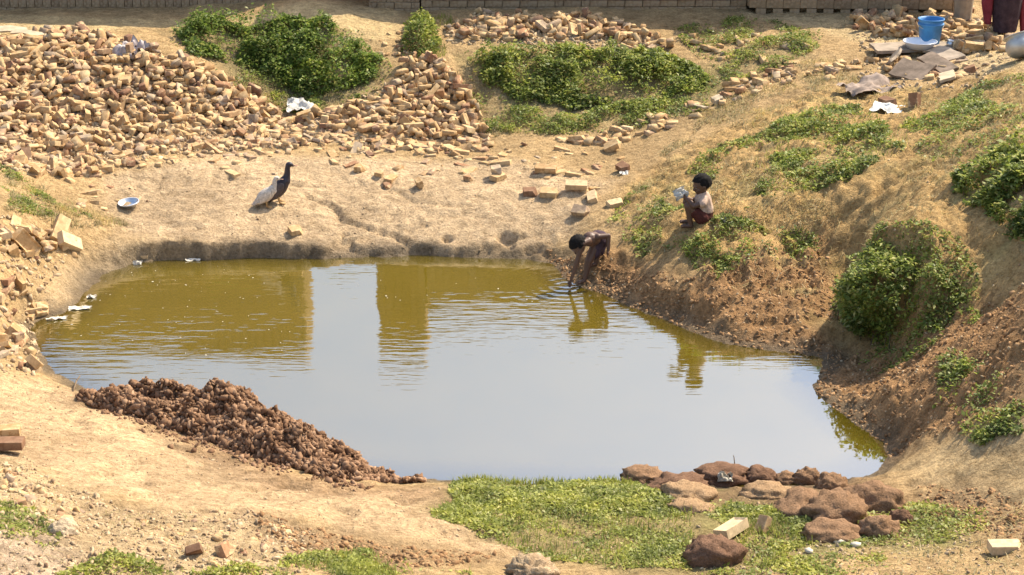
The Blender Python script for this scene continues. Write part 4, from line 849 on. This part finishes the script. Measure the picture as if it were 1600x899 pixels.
for cx, z0, z1, w in ((-.24, .16, .95, .07), (.20, .02, .8, .035)):
    link('hanging_cloth', skirt([(z0, w * .55, .03, cx + .03), (z0 + .25, w, .04, cx), ((z0 + z1) / 2, w * 1.1, .045, cx), (z1, w * .8, .04, cx * .75)], 20, 5, .12), M_RED, r_)
adult(1503, 34, 'standing person in a grey-beige wrap behind the brick heap', M_BEIGE, M_BEIGE, -.1, [(.02, .105, .09, 0), (.25, .115, .10, 0), (.5, .13, .12, 0), (.75, .14, .13, 0), (.9, .13, .12, 0)])

# ------------------------------------------------------------------ ducks
def duck(px, py, rz, label, mat, sc, lean, neck):
    p = G(px, py); root = empty('duck', (p[0], p[1], p[2] - .035 * sc), rz); root.scale = (sc, sc, sc); tag(root, label, 'duck')
    bm = bmesh.new(); ellip(bm, (0, 0, .165), (.125, .068, .072), (0, -lean, 0)); c, s = math.cos(lean), math.sin(lean)
    capsule(bm, (.06 * c, 0, .165 + .06 * s), (.095 * c, 0, .175 + .09 * s), .060, .050); capsule(bm, (-.10 * c, 0, .165 - .10 * s), (-.185 * c, 0, .165 - .185 * s + .012), .045, .014)
    pts = neck; rad = [.046, .030, .024, .023]
    for i in range(len(pts) - 1): capsule(bm, pts[i], pts[i + 1], rad[i], rad[i + 1])
    h = Vector(pts[-1]); ellip(bm, h + Vector((.012, 0, .008)), (.034, .024, .025)); capsule(bm, h + Vector((.03, 0, .004)), h + Vector((.046, 0, -.004)), .014, .011)
    remesh('body', bm, mat[0], root, .0045, 3)
    bm = bmesh.new(); capsule(bm, h + Vector((.046, 0, -.002)), h + Vector((.078, 0, -.010)), .010, .008); bmesh.ops.scale(bm, vec=(1, 1.15, .6), space=Matrix.Translation(-h), verts=bm.verts); link('beak', bm_mesh('beak', bm, True), mat[2], root)
    for k in (-1, 1):
        bm = bmesh.new(); ellip(bm, (-.025 * c, .062 * k, .172 - .02 * s), (.105, .016, .048), (0, -lean - .08, .06 * k)); capsule(bm, (-.1 * c, .058 * k, .168 - .1 * s), (-.165 * c, .035 * k, .165 - .165 * s), .02, .006); remesh('wing', bm, mat[1], root, .005, 2)
        bm = bmesh.new(); capsule(bm, (.0, .035 * k, .12), (.012, .036 * k, .045), .012, .008, 8)
        for a in (-.5, 0, .5): capsule(bm, (.012, .036 * k, .043), (.012 + .05 * math.cos(a), .036 * k + .05 * math.sin(a), .039), .008, .005, 6)
        link('leg', bm_mesh('leg', bm, True), mat[3], root)
        bm = bmesh.new(); bmesh.ops.create_uvsphere(bm, u_segments=8, v_segments=6, radius=.0045, matrix=Matrix.Translation(h + Vector((.022, .021 * k, .012)))); link('eye', bm_mesh('eye', bm, True), M_HAIR, root)
    return root
M_DK = simple('dark_feathers', (.022, .016, .022), .45, .5, .3, 40); M_DKW = simple('brown_feathers', (.075, .055, .05), .6, .4, .25, 60); M_WF = simple('white_feathers', (.52, .45, .37), .7, .3, .25, 45); M_BEAK = simple('beak', (.30, .16, .10), .5, .4); M_LEG = simple('duck_leg', (.45, .28, .12), .6, .3); M_PB = simple('pinkish_beak', (.5, .3, .2), .5, .4)
duck(435, 317, .15, 'dark brown-black duck standing with its neck stretched upright', (M_DK, M_DKW, M_BEAK, M_LEG), 1.12, .78, [(.075, 0, .240), (.092, 0, .30), (.098, 0, .36), (.104, 0, .385)])
duck(416, 323, .10, 'white duck standing in front of the dark one', (M_WF, M_WF, M_PB, M_LEG), 0.92, .66, [(.085, 0, .220), (.102, 0, .275), (.108, 0, .33), (.118, 0, .350)])

# ------------------------------------------------------------------ vessels
M_STEEL = simple('worn_aluminium', (.62, .64, .66), .32, .5, .05, 12, metal=.9); M_ENAMEL = simple('white_enamel', (.74, .76, .80), .3, .5, .04, 10); M_RIM = simple('dark_blue_enamel', (.03, .04, .10), .35, .5); M_BLUE = simple('blue_plastic', (.045, .20, .44), .45, .45, .15, 9)
def basin(px, py, r, h, label, inner, rim, name='basin', cat='basin'):
    p = G(px, py); root = empty(name, p); tag(root, label, cat)
    me = lathe([(0, .004), (r * .62, .004), (r * .72, .012), (r * .93, h * .85), (r, h), (r, h - .004), (r * .94, h * .80), (r * .74, .0), (0, .0)]); link('bowl', me, inner, root)
    V = []; me = lathe([(r * .985, h - .006), (r * 1.015, h - .008), (r * 1.03, h - .002), (r * 1.015, h + .004), (r * .985, h + .003), (r * .985, h - .006)]); link('rim', me, rim, root); return root
b_ = basin(202, 322, .105, .045, 'shallow grey metal dish with bright rim left on the mud flat', M_STEEL, M_ENAMEL); b_.rotation_euler = (.10, -.08, 0)
PL = G(1440, 82)
M_BOARD = simple('grey_board', (.30, .24, .18), .9, .15, .2, 8, bump=.006); M_SLAB = simple('dark_slab', (.20, .15, .11), .9, .15, .25, 9, bump=.008); M_PALEW = simple('pale_wood', (.46, .37, .25), .85, .15, .15, 10, bump=.004)
def slab(px, py, L, Wd, T, rz, mat, label, name='board', cat='board', tilt=(0, 0), dz=0.0, seed=1, fit=True):
    p = G(px, py); rr = random.Random(seed); bm = bmesh.new(); bmesh.ops.create_grid(bm, x_segments=8, y_segments=4, size=.5)
    r = bmesh.ops.extrude_face_region(bm, geom=bm.faces[:]); top = [v for v in r['geom'] if isinstance(v, bmesh.types.BMVert)]
    ts = set(top)
    for v in bm.verts:
        e = 1 if (abs(abs(v.co.x) - .5) < .01 or abs(abs(v.co.y) - .5) < .01) else 0
        bend = .012 * math.sin(v.co.x * 4 + seed)
        v.co = Vector((v.co.x * L + e * math.sin(v.co.y * 9 + seed) * .008, v.co.y * Wd + e * math.sin(v.co.x * 11 + seed * 2) * .008, (T if v in ts else 0) + bend))
    bmesh.ops.recalc_face_normals(bm, faces=bm.faces); me = bm_mesh(name, bm); o = link(name, me, mat)
    q = nrm(p[0], p[1], .15).to_track_quat('Z', 'Y').to_matrix() if fit else Matrix.Identity(3)
    o.location = (p[0], p[1], p[2] + .004 + dz); o.rotation_euler = (q @ Euler((tilt[0], tilt[1], rz)).to_matrix()).to_euler(); tag(o, label, cat); return o
slab(1432, 80, 1.0, .42, .035, .02, M_BOARD, 'wide grey-brown board under the white basin', fit=False, dz=.02)
slab(1475, 90, .55, .22, .025, .12, M_BOARD, 'narrow board in front of the wide one at the upper right', tilt=(.05, 0), dz=.03, seed=2)
slab(1465, 106, .50, .20, .03, -.15, M_SLAB, 'brown slab tilted on the bricks right of the long stone', tilt=(.15, .08), dz=.03, seed=3)
slab(1425, 118, .42, .30, .03, .5, M_SLAB, 'triangular-looking brown slab leaning near the grey sacking', tilt=(.3, .1), dz=.04, seed=4)
slab(1395, 100, .34, .14, .03, -.9, M_BOARD, 'short board on edge below the wide grey board', tilt=(.7, .2), dz=.05, seed=5)
slab(1480, 125, .45, .16, .03, .1, M_PALEW, 'pale flat slab along the front of the stone litter', tilt=(.1, 0), dz=.02, seed=6)
slab(14, 56, .42, .13, .02, -.35, M_PALEW, 'pale grey-white plank at the top of the left heap, cut by the edge', dz=.06, tilt=(.25, .1), seed=7)
slab(46, 62, .40, .09, .02, -.45, M_PALEW, 'narrow weathered plank next to the pale one on the left heap', dz=.06, tilt=(.25, .1), seed=8)
slab(1122, 163, .10, .10, .07, .2, M_PALEW, 'white squarish block at the upper end of the path edge', 'block', 'block', dz=.01, seed=9)
slab(1095, 172, .26, .03, .02, .55, M_PALEW, 'pale stick lying below the white block', 'stick', 'stick', dz=.03, seed=10)
crumple('sacking', Vector(G(1358, 142)) + Vector((0, 0, .05)), .62, .42, .10, 3, simple('grey_sacking', (.27, .21, .17), .95, .1, .2, 16), 'crumpled grey-brown sacking spread on the right bank', 'sacking', (.12, .0, .3), 20)
crumple('sheet', Vector(G(1386, 172)) + Vector((0, 0, .03)), .30, .22, .05, 6, M_PAPER, 'bright white sheet lying on the right bank beside a brick', 'sheet', (.15, .1, -.4))
crumple('plastic_bag', Vector(G(474, 172)) + Vector((0, 0, .07)), .34, .24, .10, 8, M_WHITE, 'translucent white plastic bag caught on the brick heap below the shrub', 'plastic bag', (.3, .1, .2))
crumple('plastic_bag', Vector(G(207, 88)) + Vector((0, 0, .10)), .30, .34, .13, 9, simple('lilac_plastic', (.33, .28, .27), .5, .4, .25, 30), 'torn lilac-grey plastic lying high on the left brick heap', 'plastic bag', (.25, .1, -.5), 22)
crumple('rag', Vector(G(1132, 757)) + Vector((0, -.02, .07)), .11, .07, .05, 12, simple('dirty_white_cloth', (.42, .38, .30), .9, .1, .4, 30), 'dirty white rag draped on the highest dark lump', 'rag', (.75, .1, .1))
z_b = PL[2] + .055
bk = empty('bucket', (G(1453, 74)[0], G(1453, 74)[1] + .05, G(1453, 74)[2] + .01)); tag(bk, 'bright blue plastic bucket standing at the upper right', 'bucket')
link('pail', lathe([(0, .0), (.105, 0), (.112, .005), (.138, .245), (.150, .248), (.150, .262), (.136, .262), (.144, .30), (.152, .302), (.152, .315), (.140, .315), (.130, .26), (.104, .015), (0, .012)], 40), M_BLUE, bk)
V, F = [], []
for i in range(25):
    a = math.pi * i / 24; c = Vector((.150 * math.cos(a), -.150 * math.sin(a) * .75, .255 - .06 * math.sin(a))); 
    for k in range(6): b2 = k * math.pi / 3; V.append(c + Vector((.004 * math.cos(b2) * math.cos(a), .004 * math.cos(b2) * -math.sin(a), .004 * math.sin(b2))))
F = [(i * 6 + k, i * 6 + (k + 1) % 6, i * 6 + 6 + (k + 1) % 6, i * 6 + 6 + k) for i in range(24) for k in range(6)]
link('handle', mesh_np('handle', V, F, True), M_WHITE, bk)
b_ = basin(1436, 84, .19, .08, 'wide white enamel basin on the board before the blue bucket', M_ENAMEL, M_ENAMEL); b_.location.z = G(1432, 80)[2] + .062; 
def pot(px, py, r, h, label, rot, mat=M_STEEL):
    p = G(px, py); root = empty('cooking_pot', p); tag(root, label, 'cooking pot'); root.rotation_euler = rot
    link('pot', lathe([(0, 0), (r * .6, .004), (r * .92, h * .22), (r, h * .5), (r * .9, h * .8), (r * .78, h * .9), (r * .95, h), (r * .93, h + .003), (r * .74, h * .9), (r * .86, h * .78), (r * .95, h * .5), (r * .86, h * .24), (0, .01)], 36), mat, root)
    link('rim', lathe([(r * .92, h - .004), (r * .99, h - .004), (r * 1.0, h + .006), (r * .92, h + .008), (r * .92, h - .004)], 36), mat, root); return root
M_ALU = simple('dull_aluminium', (.50, .49, .46), .5, .5, .1, 12, metal=.6)
p_ = pot(1600, 92, .17, .22, 'dull aluminium pot at the right edge, partly out of the picture', (-.5, -.25, 0), M_ALU); p_.location.z += .03
pot(1484, 74, .05, .075, 'small shiny pot right of the blue bucket', (0, .2, 0))
# ------------------------------------------------------------------ litter at the water
M_FOAM = simple('white_litter', (.58, .53, .44), .8, .2, .12)
crumple('floating_scrap', at_h(124, 481, .012), .20, .07, .02, 21, M_FOAM, 'white curled scrap floating near the left shore', 'litter', (0, 0, .1))
crumple('floating_scrap', at_h(302, 405, .012), .15, .06, .02, 22, M_FOAM, 'white scrap at the foot of the dark bank cut', 'litter', (0, 0, .0))
crumple('floating_scrap', at_h(143, 463, .015), .08, .06, .03, 23, M_FOAM, 'small pale scrap behind the curled white one', 'litter')
crumple('floating_scrap', at_h(88, 497, .015), .18, .05, .02, 24, M_FOAM, 'pale strip at the edge of the left shore brick', 'litter', (0, 0, .25))
crumple('scrap', Vector(at_h(216, 412, .0)) + Vector((0, -.03, .02)), .09, .05, .03, 25, M_FOAM, 'white scrap in front of the wet brick', 'litter', (.9, 0, 0))
crumple('scrap', Vector(G(975, 272)) + Vector((0, -.02, .02)), .09, .06, .02, 26, M_WHITE, 'white scrap below the dark-sided brick on the slope', 'litter', (.3, 0, 0))
crumple('scrap', Vector(G(1130, 346)) + Vector((0, 0, .02)), .05, .05, .03, 27, M_WHITE, 'small white scrap right of the squatting child', 'litter')
p = np.array([at_h(x, y, .002) for x, y in zip(np.r_[RNG.uniform(90, 480, 60), RNG.uniform(150, 400, 20), RNG.uniform(500, 850, 14)], np.r_[RNG.uniform(425, 560, 60), RNG.uniform(415, 470, 20), RNG.uniform(420, 480, 14)])]); p = p[sdpoly(p[:, 0], p[:, 1], SHORE) < -.05]
V, T = scatter_blobs(p, .0065 * RNG.lognormal(0, .4, len(p)), .3); o = link('floating_specks', mesh_np('floating_specks', V, T), M_FOAM); tag(o, 'pale specks of froth drifting on the green water', 'froth', kind='stuff')
M_PALEST = simple('pale_stone', (.52, .46, .36), .9, .15, .15, 40, bump=.006)
pp = np.array([(1295, 848), (1312, 846), (1332, 850), (1260, 862), (1266, 866), (835, 850), (822, 845), (880, 855), (1215, 840), (1022, 822), (960, 840), (960, 838)])
for i, (x, y) in enumerate(((1310, 849), (1335, 853), (1263, 864))):
    v, t = BL[i]; o = link('stone', mesh_np('stone', v * (.045 - .008 * i, .032, .024), t), M_PALEST); o.location = Vector(G(x, y)) + Vector((0, 0, .012)); tag(o, ('largest white stone under the front lumps', 'white stone right of the largest one under the front lumps', 'pale stone in the weeds left of the front lumps')[i], 'stone')
def twig(px0, py0, px1, py1, r, label, h0=.0, h1=.0):
    a, b = Vector(G(px0, py0)), Vector(G(px1, py1)); a.z += h0; b.z += h1; bm = bmesh.new(); mid = (a + b) / 2 + Vector((.0, .01, .02)); capsule(bm, Vector((0, 0, 0)), mid - a, r, r * .8, 6); capsule(bm, mid - a, b - a, r * .8, r * .5, 6)
    o = link('stick', bm_mesh('stick', bm, True), M_TWIG); o.location = a; tag(o, label, 'stick')
twig(114, 612, 126, 598, .008, 'short dark stick poking from the near left shore', 0, .06)
twig(1148, 727, 1145, 727, .004, 'thin twig rising from the highest dark lump', .0, .08)
lump(796, 868, 868, 908, lump_mat('tan_stone', (.30, .20, .115), (.50, .38, .24)), 33, 'pale tan stone at the bottom edge below the turf', .9, rough=1.8)
lump(72, 118, 812, 838, lump_mat('pale_stone_mass', (.44, .33, .21), (.58, .45, .30)), 34, 'pale rounded stone in the weeds at the lower left', .9)
